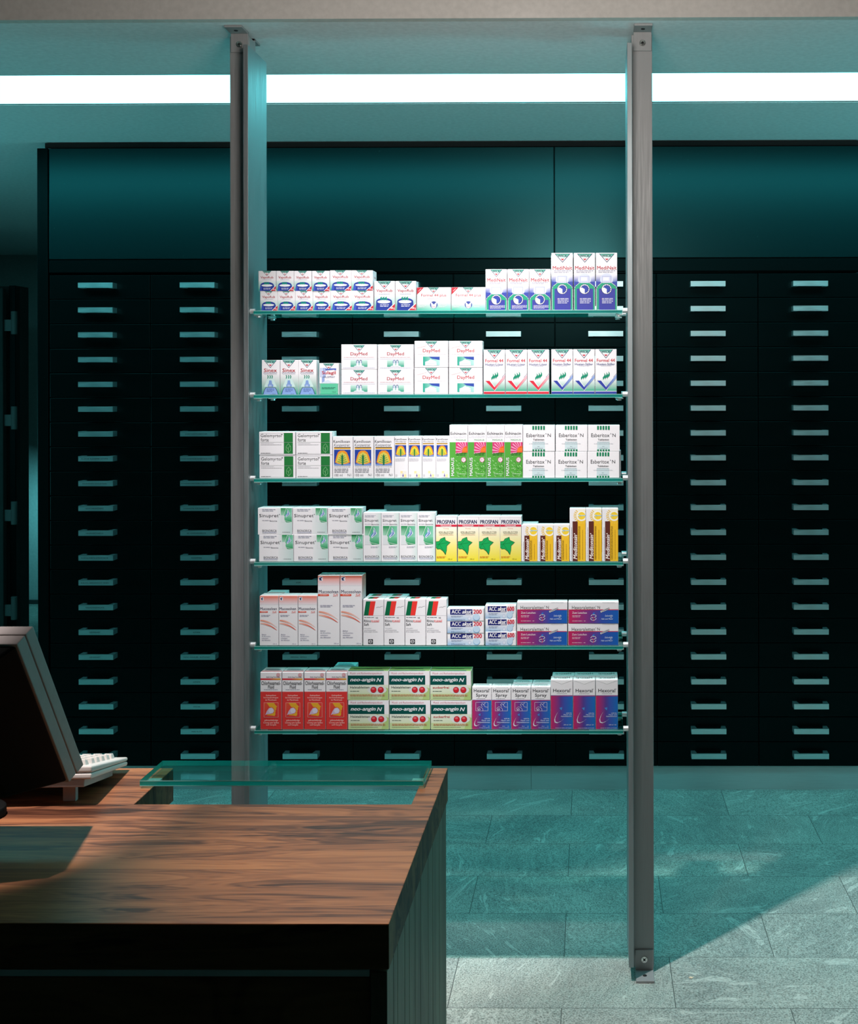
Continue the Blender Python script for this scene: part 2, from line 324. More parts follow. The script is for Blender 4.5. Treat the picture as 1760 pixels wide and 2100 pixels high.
HTXT = {
 (0, 7): ('ALLERGIE ALZHEIMER ASTHMA', .78), (0, 8): ('ERNÄHRUNG CHOLESTERIN', .70), (0, 9): ('GICHT INKONTINENZ', .52),
 (0, 10): ('NÄHRWERTTABELLE', .50), (0, 11): ('NORMALWERTE OSTEOPOROSE', .78), (0, 12): ('RHEUMA ÜBERGEWICHT VENEN', .80),
 (0, 13): ('VERDAUUNGSORGANE', .55), (0, 14): ('GESUNDHEIT', .32), (0, 15): ('GESUNDHEIT', .32),
 (1, 6): ('DIABETIKERTAGEBÜCHER', .64), (1, 7): ('DIABETIKERPÄSSE DIABETIKER PUR', .9), (1, 8): ('KOHLENHYDRATE/BROTEINHEITEN', .87),
 (1, 9): ('GYMNASTIK FÜR DIABETIKER', .75), (1, 10): ('BZ VORFÜHRGERÄTE', .54), (1, 11): ('REISEIMPFEN', .30),
 (1, 14): ('ASTHMA', .21), (1, 15): ('DEMO INHALER   ROTADISC', .76), (1, 16): ('ASTHMA', .21), (1, 17): ('SPACER', .20), (1, 18): ('PEAK FLOW', .30),
 (2, 8): ('BLASENSCHWÄCHE BLUTGERINNUNG', .94), (2, 12): ('KOPF', .13), (2, 15): ('PERSONA  MEDELA', .46)}
ORD = ['first', 'second', 'third', 'fourth', 'fifth', 'sixth', 'seventh', 'eighth']
CLAB = ['black drawer cabinet at the far left, beside the dark corridor',
        'black drawer cabinet just left of the left metal post, most handles lettered',
        'black drawer cabinet seen just right of the left metal post, behind the shelves',
        'black drawer cabinet behind the left half of the shelves, second from left post',
        'black drawer cabinet behind the middle of the shelves, third from left post',
        'black drawer cabinet partly hidden by the right metal post from its left side',
        'black drawer cabinet just right of the right metal post',
        'black drawer cabinet at the far right edge of the photo']
for c in range(8):
    x = XL + c * PW
    R = thing('drawer_cabinet', CLAB[c], 'drawer cabinet', (x, CABY, 0), 'black drawer cabinets along the back wall')
    MB().box(.0006, PW - .0006, .020, .46, ZB, ZT).build('carcass', 'black' if False else 'lacquer', R)
    for r in range(20):
        d = bpy.data.objects.new('drawer', DM); COL.objects.link(d); d.parent = R; d.location = (0, 0, ZT - (r + 1) * PH)
        bv = d.modifiers.new('bevel', 'BEVEL'); bv.width = .0015; bv.segments = 2; bv.limit_method = 'ANGLE'
        if (c, r) in HTXT:
            t, wf = HTXT[(c, r)]; me = handle_mesh(t, wf, -.03)
        else: me = HPLAIN
        h = bpy.data.objects.new('handle', me); COL.objects.link(h); h.parent = d
CX1 = XL + 8 * PW
# plinth under the cabinets
P = thing('cabinet_plinth', 'grey brushed metal plinth under the black drawer cabinets', 'plinth', (0, CABY + .012, 0))
xs = at(1089, 1600, CABY).x
MB().box(XL, xs - .0006, 0, .02, 0, ZB - .002).build('plinth_panel', 'plinth', P)
MB().box(xs + .0006, CX1, 0, .02, 0, ZB - .002).build('plinth_panel', 'plinth', P)
MB().box(XL, CX1, .02, .4, 0, ZB - .002).build('plinth_base', 'lacquer', P)
# overhead cabinet
z_top = at(900, 284, CABY).z; zd1 = at(900, 302, CABY).z; zd0 = at(900, 530.5, CABY).z; zr0 = at(900, 557, CABY).z
P = thing('overhead_cabinet', 'dark teal wide overhead cabinet panels above the black drawers', 'cabinet', (XL, CABY, zr0))
o_ = Vector(P.location)
xs = at(1137, 400, CABY).x
CZ = CEILZ - .003
MB().box(XL, CX1, CABY + .02, CABY + .45, ZT + .004, CZ).build('carcass', 'lacquer', P, o_)
MB().box(XL, xs - .002, CABY, CABY + .02, zd0 + .002, zd1).build('door', 'doorlac', P, o_, .0015)
MB().box(xs + .002, CX1, CABY, CABY + .02, zd0 + .002, zd1).build('door', 'doorlac', P, o_, .0015)
MB().box(XL, CX1, CABY, CABY + .02, zr0, zd0 - .002).build('rail', 'lacquer', P, o_, .0015)
MB().box(XL - .02, CX1, CABY + .008, CABY + .02, zd1 + .004, CZ).build('filler_strip', 'black', P, o_)
x77 = at(77, 900, CABY).x
P = thing('side_panel', 'tall narrow black end panel left of the drawer cabinets', 'panel', (x77, CABY, 0))
zs = at(90, 304, CABY).z
MB().box(0, XL - x77 - .006, -.0, .46, 0, zs).build('board', 'lacquer', P, (0, 0, 0), .0015)

# ------------------------------------------------------------------ metal posts
def post(side, label):
    D1, D2, DT = 3.495, 3.695, 3.56
    if side == 'L':
        pi = at(510.3, 1000, D1).x; po = pi - .0135; t1 = po; t0 = at(473.3, 1000, DT).x
    else:
        pi = at(1288.2, 1000, D1).x; po = pi + .0135; t0 = po; t1 = at(1339.6, 1000, DT).x
    x0, x1 = (po, pi) if side == 'L' else (pi, po)
    R = thing('shelf_post', label, 'post', ((t0 + t1) / 2, DT + .03, 0), 'metal posts carrying the glass shelves')
    o_ = Vector(R.location)
    zt = at(510, 91, D1).z if side == 'L' else at(1290, 87, D1).z
    MB().box(t0, t1, DT, DT + .065, .012, CEILZ - .012).build('tube', 'alu', R, o_, .0012)
    MB().box(x0, x1, D1, D2, .04, zt).build('side_plate', 'alu_plate' , R, o_, .0008)
    w = t1 - t0; bx0 = t0 + .004; bx1 = t1 - .002
    if side == 'R': bx0 = t0 + .006
    for top in (1, 0):
        for back in (0, 1):
            y = DT if not back else DT + .065; sg = -1 if not back else 1; ln = .072 if not back else .06
            zc = CEILZ - .0005 if top else .0005; zs_ = -1 if top else 1
            b = MB()
            ya, yb = sorted((y, y + sg * ln)); b.box(bx0, bx1, ya, yb, min(zc, zc + zs_ * .006), max(zc, zc + zs_ * .006))
            ya, yb = sorted((y, y + sg * .006)); hh = .062 if not top else .058
            b.box(bx0, bx1, ya, yb, min(zc, zc + zs_ * hh), max(zc, zc + zs_ * hh))
            br_ = b.build('bracket', 'alu', R, o_, .0008)
            cx = (bx0 + bx1) / 2; z = zc + zs_ * .036; yf = y + sg * .006
            s_ = MB(); s_.cyl((cx, yf, z), (cx, yf + sg * .0035, z), .0098, .0085); s_.cyl((cx, yf + sg * .003, z), (cx, yf + sg * .0042, z), .0036, .003, mi=1)
            for q in range(4):
                an = math.pi / 4 + q * math.pi / 2; c_, n_ = math.cos(an), math.sin(an)
                s_.cyl((cx + c_ * .0055, yf + sg * .003, z + n_ * .0055), (cx + c_ * .0062, yf + sg * .0045, z + n_ * .0062), .0017, .0011, seg=8)
            so = s_.build('screw', ['steel', 'black'], R, o_); so.parent = br_
            s2 = MB(); yy = y + sg * .04; z2 = zc + zs_ * .006
            s2.cyl((cx, yy, z2), (cx, yy, z2 + zs_ * .0015), .006, .005, mi=0); so = s2.build('screw', ['black'], R, o_); so.parent = br_
    return pi
PXL = post('L', 'left grey metal post holding the glass shelves, rising behind the counter')
PXR = post('R', 'right grey metal post with its screwed foot plate on the stone floor')

# ------------------------------------------------------------------ glass shelves
SD0, SD1 = 3.492, 3.690
BD = 3.50                                   # plane of the box fronts
SHB = [(638.0, 634.9), (809.6, 807.5), (981.4, 979.6), (1152.6, 1150.4), (1324.2, 1322.8), (1496.9, 1495.2)]
SNAME = ['top shelf', 'second shelf down', 'third shelf down', 'fourth shelf down', 'fifth shelf down', 'bottom shelf']
SZ = []
for i, (yl, yr) in enumerate(SHB):
    zb = (at(535, yl, BD).z + at(1268, yr, BD).z) / 2; SZ.append(zb)
    xa = PXL + .009; xb = PXR - .009
    nm = ['top one of the six', 'second from the top', 'third from the top', 'fourth from the top', 'fifth from the top', 'bottom one of the six'][i]
    R = thing('glass_shelf', 'green glass shelf between the metal posts, ' + nm, 'shelf', ((xa + xb) / 2, (SD0 + SD1) / 2, zb), 'glass shelves between the posts')
    o_ = Vector(R.location)
    pane(xa + .006, xb - .006, SD0, SD1, zb - .0098, zb - .0003).build('glass_pane', ['glass', 'glass_edge', 'arris'], R, o_)
    for sx in (0, 1):
        for yy in (SD0 + .022, SD1 - .022):
            s_ = MB(); q = 1 if sx == 0 else -1; x = PXL if sx == 0 else PXR
            s_.cyl((x, yy, zb - .001), (x + q * .014, yy, zb - .001), .0075)
            s_.box(*sorted((x + q * .012, x + q * .032)), yy - .008, yy + .008, zb - .014, zb - .0105)
            s_.cyl((x + q * .024, yy, zb - .0185), (x + q * .024, yy, zb - .013), .0065)
            s_.build('shelf_pin', 'pin', R, o_, .0006)

# ------------------------------------------------------------------ printed cartons
RED = (196, 32, 58); NAVY = (28, 34, 92); TL = (10, 158, 132); BLU = (38, 58, 160); WH = (243, 241, 244); BK = (28, 28, 32); GREY = (120, 120, 130)
MPP = 3.5 / F
class Print:
    def __init__(s, ref, w, h, depth, base=WH, side=None):
        s.ref = ref; s.w = w; s.h = h; s.d = depth; s.v = []; s.f = []; s.c = []; s.n = 0; s.plane = 'front'
        bm = bmesh.new(); r = bmesh.ops.create_cube(bm, size=1)
        for q in bm.verts: q.co = ((q.co.x + .5) * w, (q.co.y + .5) * depth, (q.co.z + .5) * h)
        bmesh.ops.bevel(bm, geom=bm.edges[:], offset=.0008, segments=2, affect='EDGES', profile=.5)
        bm.verts.index_update()
        s.v = [tuple(q.co) for q in bm.verts]
        for f in bm.faces:
            s.f.append(tuple(q.index for q in f.verts)); n = f.normal
            col = side if (side and abs(n.x) > .7) else base
            s.c.append([col] * len(f.verts))
        bm.free()
    def P(s, u, v):
        x0, y0, x1, y1 = s.ref; e = .00002 * s.n + .00012
        if s.plane == 'front': u = min(max(u, x0 + (x1 - x0) * .004), x1 - (x1 - x0) * .004)
        if s.plane == 'front': return ((u - x0) / (x1 - x0) * s.w, -e, (y1 - v) / (y1 - y0) * s.h)
        if s.plane == 'top': return ((u - x0) / (x1 - x0) * s.w, v * s.d, s.h + e)       # v in 0..1 from front
        if s.plane == 'right': return (s.w + e, u * s.d, (y1 - v) / (y1 - y0) * s.h)
        if s.plane == 'left': return (-e, u * s.d, (y1 - v) / (y1 - y0) * s.h)
    def raw(s, pts, cols):
        b = len(s.v); s.v += [s.P(*p) for p in pts]; s.f.append(tuple(range(b, b + len(pts)))); s.c.append(cols)
    def poly(s, pts, col): s.n += 1; s.raw(pts, [col] * len(pts)); return s
    def rect(s, a, b, c, d, col): return s.poly([(a, d), (c, d), (c, b), (a, b)], col)
    def grad(s, a, b, c, d, ct, cb): s.n += 1; s.raw([(a, d), (c, d), (c, b), (a, b)], [cb, cb, ct, ct]); return s
    def gradh(s, a, b, c, d, cl, cr): s.n += 1; s.raw([(a, d), (c, d), (c, b), (a, b)], [cl, cr, cr, cl]); return s
    def grad4(s, a, b, c, d, tl, tr, br, bl): s.n += 1; s.raw([(a, d), (c, d), (c, b), (a, b)], [bl, br, tr, tl]); return s
    def ell(s, cu, cv, ru, rv, col, n=24, a0=0, a1=360, pie=False):
        pts = [(cu + ru * math.cos(math.radians(a0 + (a1 - a0) * i / n)), cv - rv * math.sin(math.radians(a0 + (a1 - a0) * i / n))) for i in range(n + (1 if pie else 0))]
        if pie: pts.append((cu, cv))
        return s.poly(pts, col)
    def line(s, pts, wd, col, closed=False):
        if closed: pts = pts + [pts[0]]
        s.n += 1
        for (a, b), (c, d) in zip(pts, pts[1:]):
            l = math.hypot(c - a, d - b) or 1; nx, ny = -(d - b) / l * wd / 2, (c - a) / l * wd / 2
            ex, ey = (c - a) / l * wd / 2, (d - b) / l * wd / 2
            s.raw([(a - ex + nx, b - ey + ny), (c + ex + nx, d + ey + ny), (c + ex - nx, d + ey - ny), (a - ex - nx, b - ey - ny)], [col] * 4)
        return s
    def text(s, t, bb, col, bold=0, shear=0, rot=0):
        s.n += 1; vs, fs = text_mesh(t, 0.0, shear); a, b, c, d = bb
        k = bold * 1.15 * ((d - b) if rot != 90 else (c - a)); offs = (-k, 0, k) if bold >= .01 else (0,)
        for o in offs:
            base = len(s.v); s.n += .2
            if rot == 90: s.v += [s.P(a + (c - a) * (1 - y), d - (d - b) * x + o) for x, y in vs]
            elif rot == 180: s.v += [s.P(c - (c - a) * x + o, b + (d - b) * y) for x, y in vs]
            else: s.v += [s.P(a + (c - a) * x + o, d - (d - b) * y) for x, y in vs]
            for f in fs: s.f.append(tuple(i + base for i in f)); s.c.append([col] * len(f))
        return s
    def bars(s, a, b, c, d, n, col, vert=False, seed=1):
        rnd = random.Random(seed); s.n += 1; st = (d - b) / n
        for k in range(n):
            y = b + st * k; hh = st * .40; x = a; end = c - (rnd.random() * .3 * (c - a) if k == n - 1 and n > 1 else 0)
            while x < end - 1:
                w = min(end - x, (3 + rnd.random() * 5) * hh); x2 = x + w
                s.raw([(x, y + hh), (x2, y + hh), (x2, y), (x, y)], [col] * 4); x = x2 + hh * .8
        return s
    def vbars(s, a, b, c, d, n, col, seed=1):
        rnd = random.Random(seed); s.n += 1; st = (c - a) / n
        for k in range(n):
            x = a + st * k; hh = st * .5; y = b
            while y < d - 1:
                h = min(d - y, (3 + rnd.random() * 5) * hh); s.raw([(x, y + h), (x + hh, y + h), (x + hh, y), (x, y)], [col] * 4); y += h + hh * .8
        return s
    def wick(s, u0, u1, v0, v1, lw=None):
        c = (u0 + u1) / 2; h = v1 - v0; w = u1 - u0; lw = lw or w * .018
        s.poly([(u0, v0), (u1, v0), (c, v1)], NAVY)
        i = w * .035
        s.poly([(u0 + i * 1.6, v0 + i * .3), (u1 - i * 1.6, v0 + i * .3), (c, v1 - i * 1.5)], (250, 250, 250))
        k = .40
        s.n += 1; s.raw([(u0 + i * 1.6 + k * w * .46, v0 + k * h), (u1 - i * 1.6 - k * w * .46, v0 + k * h), (u1 - i * 1.6, v0 + i * .3), (u0 + i * 1.6, v0 + i * .3)],
                        [(200, 235, 225), (120, 205, 190), TL, TL])
        s.text('WICK', (u0 + w * .20, v0 + h * .10, u1 - w * .20, v0 + h * .38), (12, 28, 66), .03)
        s.poly([(c - w * .13, v0 + h * .56), (c + w * .13, v0 + h * .56), (c, v0 + h * .78)], RED)
        return s
    def mesh(s, name):
        me = bpy.data.meshes.new(name); me.from_pydata(s.v, [], s.f); me.materials.append(M['print'])
        ca = me.color_attributes.new('print', 'FLOAT_COLOR', 'CORNER'); buf = []
        for cl in s.c:
            for c in cl: buf += rgb(*c)
        ca.data.foreach_set('color', buf); me.update(); return me

KINDS = {}
def kind(name, ref, w, h, depth, look, cat='medicine box', base=WH, side=None):
    def deco(fn):
        KINDS[name] = dict(fn=fn, ref=ref, w=w, h=h, depth=depth, look=look, cat=cat, base=base, side=side); return fn
    return deco
def make(name):
    K = KINDS[name]
    if 'me' not in K:
        p = Print(K['ref'], K['w'] * MPP, K['h'] * MPP, K['depth'], K['base'], K['side']); K['fn'](p); K['me'] = p.mesh('medicine_box')
    return K['me']

def vapor(p):
    p.grad(44, 250, 354, 455, WH, (120, 208, 192)); p.grad(44, 270, 110, 455, (225, 240, 238), (20, 160, 135))
    p.wick(113, 272, 89, 182)
    p.text('VapoRub', (80, 185, 308, 240), (178, 30, 52), .012)
    p.bars(115, 248, 275, 258, 1, (110, 130, 170))
    p.ell(197, 348, 120, 56, (36, 62, 158)); p.poly([(76, 350), (318, 350), (345, 455), (62, 455)], (36, 58, 155))
    p.poly([(76, 350), (110, 380), (100, 455), (62, 455)], (58, 88, 190))
    p.ell(195, 356, 100, 24, (238, 243, 246)); p.line([(97, 360), (120, 374), (195, 381), (270, 374), (293, 360)], 3, (14, 20, 70))
    for x in (150, 180, 212): p.poly([(x, 335), (x - 8, 300), (x + 14, 290), (x + 12, 306), (x + 26, 322), (x + 16, 338)], (0, 150, 118))
    p.bars(132, 402, 262, 440, 2, (225, 230, 245)); p.poly([(250, 456), (355, 456), (355, 352)], WH); p.poly([(262, 456), (355, 456), (355, 366)], (205, 38, 56))
    p.text('50 g', (300, 412, 350, 446), WH, .02)
    p.plane = 'right'; p.text('VapoRub', (.2, 190, .8, 240), (178, 30, 52)); p.bars(.2, 100, .8, 170, 3, TL); p.plane = 'top'; p.poly([(113, .02), (272, .02), (240, .2), (145, .2)], TL)
kind('vapor_s', (42, 88, 355, 460), 36.0, 41.6, .058, 'small white-and-blue ointment jar carton')(vapor)
kind('vapor_m', (42, 88, 355, 460), 44.0, 41.8, .060, 'wider white-and-blue ointment jar carton')(vapor)
@kind('vapor_l', (1178, 340, 1365, 605), 42.6, 60.3, .050, 'tall white-and-blue ointment jar carton')
def _(p):
    p.grad(1180, 450, 1364, 604, WH, (90, 200, 180)); p.grad(1180, 470, 1215, 604, (225, 240, 238), (20, 160, 135))
    p.wick(1207, 1332, 342, 412); p.text('VapoRub', (1197, 414, 1342, 445), (178, 30, 52), .012); p.bars(1220, 456, 1322, 464, 1, (130, 150, 185))
    p.ell(1267, 523, 72, 30, (36, 62, 158)); p.poly([(1196, 523), (1339, 523), (1345, 604), (1192, 604)], (36, 58, 155)); p.ell(1265, 527, 59, 16, (240, 244, 247))
    for x in (1238, 1260, 1282): p.poly([(x, 512), (x - 6, 488), (x + 10, 480), (x + 8, 494), (x + 16, 508), (x + 10, 514)], (0, 150, 118))
    p.bars(1230, 552, 1310, 578, 2, WH); p.poly([(1290, 604), (1364, 604), (1364, 536)], WH); p.poly([(1299, 604), (1364, 604), (1364, 546)], (205, 38, 56)); p.text('100 g', (1325, 574, 1361, 598), WH, .02)
    p.plane = 'right'; p.bars(.2, 370, .8, 420, 2, TL); p.bars(.2, 470, .8, 560, 5, NAVY)
@kind('f44plus', (55, 327, 312, 500), 70.2, 47.2, .045, 'flat white and pale green tablet carton')
def _(p):
    p.grad(56, 425, 311, 499, WH, (90, 205, 180)); p.grad4(56, 440, 180, 499, WH, WH, (120, 210, 190), (40, 185, 155))
    p.poly([(56, 382), (108, 328), (56, 328)], (205, 38, 56)); p.line([(68, 355), (86, 338)], 4, (240, 200, 205))
    p.wick(140, 222, 328, 373); p.text('Formel 44 plus', (88, 376, 277, 402), (200, 50, 62), .008); p.bars(135, 406, 230, 420, 2, (225, 215, 225))
    p.ell(183, 459, 28, 27, (60, 78, 160)); p.poly([(160, 434), (183, 457), (206, 434), (200, 478), (183, 486), (166, 478)], (235, 240, 250)); p.poly([(170, 452), (183, 465), (196, 452), (192, 474), (174, 474)], WH)
    p.line([(170, 470), (183, 476), (196, 470)], 3, (220, 90, 110))
    p.bars(70, 455, 125, 482, 3, (235, 245, 242)); p.bars(222, 455, 280, 482, 3, (235, 245, 242))
def medi(p, x0, x1, top, wk, tx, br, capt, cir, sh, bars_, bot):
    c = (x0 + x1) / 2; w = x1 - x0
    p.grad4(x0 + 1, capt - 30, c, capt + 70, WH, WH, (190, 200, 232), (58, 84, 176)); p.grad4(c, capt - 30, x1 - 1, capt + 70, WH, WH, (58, 84, 176), (190, 200, 232))
    p.grad(x0 + 1, capt + 70, x1 - 1, bot, (48, 70, 168), (60, 66, 160)); p.ell(c, capt + 40, w * .30, 80, (215, 222, 242))
    p.wick(*wk); p.text('MediNait', tx, (186, 30, 54), .015); p.bars(br[0], br[1], br[2], br[3], 2, (165, 165, 190))
    # bottle
    cy = cir; neck = w * .21
    pts = [(c - neck, capt), (c + neck, capt), (c + neck * 1.1, sh), (x1 - 18, sh + 42), (x1 - 6, sh + 70), (x1 - 6, bot), (x0 + 10, bot), (x0 + 10, sh + 70), (x0 + 22, sh + 42), (c - neck * 1.1, sh)]
    p.line(pts[2:], 14, (20, 24, 60)); p.line(pts[2:], 8, (245, 247, 250))
    p.poly(pts[2:], (12, 160, 122))
    p.poly([(c - neck, capt), (c + neck, capt), (c + neck, sh - 10), (c - neck, sh - 10)], (208, 212, 236)); p.rect(c - neck * .75, capt + 12, c + neck * .55, sh - 30, (238, 238, 246))
    p.line([(c - neck, sh - 10), (c - neck, capt), (c + neck, capt), (c + neck, sh - 10)], 3, (130, 140, 190))
    p.rect(x0 + 38, sh + 72, x1 - 26, bot, (52, 58, 158))
    p.ell(c, cy, 66, 66, (16, 18, 48)); p.ell(c, cy, 61, 61, (244, 245, 250))
    p.ell(c + 2, cy, 50, 50, (40, 64, 165), 28, -90, 150, True)
    for a in range(-75, 150, 28): p.line([(c + 44 * math.cos(math.radians(a)), cy - 44 * math.sin(math.radians(a))), (c + 54 * math.cos(math.radians(a)), cy - 54 * math.sin(math.radians(a)))], 6, (14, 18, 60))
    p.ell(c - 60 + 3, bars_[1] + 8, 4, 5, (210, 40, 90))
    p.bars(*bars_, (228, 228, 245))
@kind('medi_s', (38, 258, 308, 775), 44.0, 84.0, .058, 'medium white-and-blue night syrup carton')
def _(p): medi(p, 38, 308, 258, (98, 250, 262, 355), (60, 372, 290, 414), (75, 425, 275, 450), 485, 643, 575, (92, 716, 284, 762, 4), 773)
@kind('medi_t', (873, 45, 1143, 775), 44.0, 117.0, .060, 'tallest white-and-blue night syrup carton')
def _(p): medi(p, 873, 1143, 45, (914, 1111, 55, 168), (889, 213, 1133, 258), (905, 268, 1118, 306), 345, 508, 430, (950, 626, 1088, 700, 4), 773)
@kind('sinex', (163, 258, 328, 570), 37.2, 70.8, .036, 'white and green nasal spray carton')
def _(p):
    p.grad(164, 380, 327, 569, WH, (20, 160, 128)); p.poly([(215, 425), (241, 400), (268, 425), (300, 500), (185, 500)], (205, 232, 228))
    p.wick(182, 300, 260, 329); p.text('Sinex', (183, 334, 300, 366), (178, 28, 44), .025); p.text('SCHNUPFENSPRAY', (178, 369, 305, 382), (70, 80, 130)); p.line([(186, 388), (300, 388)], 1.5, (90, 100, 140))
    for x in (218, 238, 256): p.poly([(x - 5, 395), (x + 3, 395), (x + 8, 408), (x + 3, 425), (x - 5, 425), (x, 410)], (0, 130, 100))
    p.poly([(231, 442), (252, 442), (258, 475), (268, 480), (268, 500), (218, 500), (218, 480), (225, 475)], (130, 160, 215)); p.rect(228, 482, 252, 500, (170, 192, 230))
    p.poly([(200, 505), (285, 505), (300, 525), (314, 569), (172, 569), (186, 525)], (20, 40, 90)); p.poly([(203, 508), (282, 508), (296, 527), (310, 569), (177, 569), (190, 527)], (140, 172, 228))
    p.bars(208, 518, 275, 552, 3, (50, 80, 150)); p.text('15 ml', (260, 560, 288, 568), NAVY)
@kind('sula', (682, 285, 860, 568), 40.4, 64.3, .034, 'white and green throat spray carton')
def _(p):
    p.rect(692, 470, 848, 566, (95, 200, 160)); p.line([(688, 470), (688, 566), (852, 566), (852, 470)], 5, (20, 150, 110))
    p.rect(692, 328, 740, 412, (165, 182, 222)); p.rect(700, 328, 712, 412, (215, 222, 240)); p.rect(705, 412, 730, 462, (150, 172, 220)); p.poly([(735, 335), (835, 332), (835, 350), (820, 350), (820, 344), (740, 352)], (80, 105, 190))
    p.poly([(692, 468), (760, 435), (790, 455), (845, 462), (840, 468)], (215, 228, 240)); p.wick(716, 818, 288, 345)
    p.text('Sulagil', (706, 357, 830, 394), (188, 28, 48), .025); p.text('HALSSPRAY', (712, 402, 826, 418), (60, 70, 120)); p.bars(705, 504, 830, 524, 2, (20, 100, 80)); p.text('15 ml', (800, 540, 832, 552), (20, 80, 70))
@kind('dayA', (880, 113, 1205, 340), 73.6, 51.3, .040, 'flat white day capsule carton')
def _(p):
    p.wick(988, 1095, 120, 180); p.text('DayMed', (964, 184, 1117, 221), (184, 44, 58), .014); p.bars(902, 228, 1180, 238, 1, (228, 190, 198)); p.line([(897, 246), (1185, 246)], 1.6, (170, 170, 200))
    p.grad(964, 256, 1118, 316, (205, 238, 228), (20, 165, 132)); p.ell(1041, 318, 50, 16, (230, 240, 250), 16, 0, 180)
    for x in (1018, 1046): p.rect(x, 258, x + 20, 312, (235, 240, 252)); p.line([(x + 2, 282), (x + 2, 264), (x + 8, 257), (x + 14, 257), (x + 19, 264), (x + 19, 282)], 5, (50, 80, 160))
    p.bars(897, 325, 1185, 332, 1, (165, 170, 200))
@kind('dayB', (38, 68, 292, 268), 69.2, 54.6, .040, 'bigger white day powder carton')
def _(p):
    p.wick(119, 211, 72, 123); p.text('DayMed', (101, 128, 229, 161), (198, 62, 70), .012); p.line([(58, 122), (128, 104)], 2.5, (240, 200, 200)); p.bars(60, 164, 275, 172, 1, (238, 225, 228))
    p.grad4(102, 186, 228, 252, (20, 165, 140), (190, 230, 225), (170, 220, 215), (20, 165, 140)); p.poly([(145, 187), (228, 187), (228, 212), (172, 203)], (48, 76, 168))
    p.poly([(118, 225), (140, 218), (155, 208), (185, 214), (205, 225), (205, 252), (118, 252)], (222, 232, 246)); p.ell(162, 232, 43, 7, (180, 200, 235)); p.ell(162, 232, 38, 5, WH); p.poly([(130, 228), (160, 205), (196, 228)], (240, 245, 250))
def f44(p, ca, cb, word, band):
    p.grad(559, 350, 719, 448, WH, (20, 165, 130)); p.rect(559, 449, 719, 467, band); p.rect(559, 446, 719, 450, WH)
    p.wick(585, 694, 136, 202); p.text('Formel 44', (571, 204, 706, 228), (204, 40, 56), .02); p.text(word, (571, 236, 706, 253), (60, 70, 130), .02); p.bars(600, 256, 680, 262, 1, (150, 155, 190))
    for k, x in enumerate((618, 634, 650)):
        o = -6 * k + 6
        p.poly([(x, 362 + o * .4), (x - 3, 340 + o), (x + 10, 322 + o), (x + 8, 304 + o), (x + 18, 318 + o), (x + 19, 335 + o), (x + 4, 352 + o)], (0, 140, 108))
    p.poly([(568, 366), (604, 366), (642, 412), (719, 316), (719, 345), (642, 444)], WH)
    p.poly([(572, 368), (602, 368), (640, 416), (640, 440)], ca); p.n += 1; p.raw([(640, 440), (719, 350), (719, 322), (640, 416)], [ca, cb, cb, ca])
    p.line([(697, 343), (719, 316)], 3, NAVY)
@kind('f44l', (558, 133, 720, 468), 44.2, 91.3, .055, 'white syrup carton with red tick')
def _(p): f44(p, (214, 38, 62), (246, 190, 200), 'Husten-Löser', (212, 44, 64))
@kind('f44s', (558, 133, 720, 468), 44.2, 91.7, .055, 'white syrup carton with blue tick')
def _(p): f44(p, (40, 60, 160), (150, 175, 225), 'Husten-Stiller', (48, 62, 158))
@kind('gelo', (132, 148, 447, 347), 74.4, 47.4, .060, 'flat white carton with dark green panel')
def _(p):
    G = (34, 122, 58); p.rect(348, 158, 427, 237, G); p.rect(348, 240, 427, 337, G); p.line([(142, 158), (427, 158), (427, 337), (142, 337)], 1.2, (110, 120, 125)); p.line([(142, 238), (427, 238)], 1.6, (90, 110, 95))
    p.text('Gelomyrtol', (146, 166, 326, 202), BK, .006); p.ell(333, 171, 4, 5, BK); p.text('forte', (147, 202, 216, 231), BK, .004)
    p.bars(146, 246, 258, 252, 1, (150, 150, 158)); p.bars(146, 258, 330, 264, 1, (90, 90, 100)); p.bars(147, 330, 232, 338, 1, BK)
    p.line([(388, 250), (408, 275), (408, 305), (388, 328), (368, 305), (368, 275)], 2, (160, 215, 160), True); p.line([(388, 328), (388, 285), (404, 270)], 2, (160, 215, 160)); p.line([(388, 300), (374, 282)], 2, (160, 215, 160))
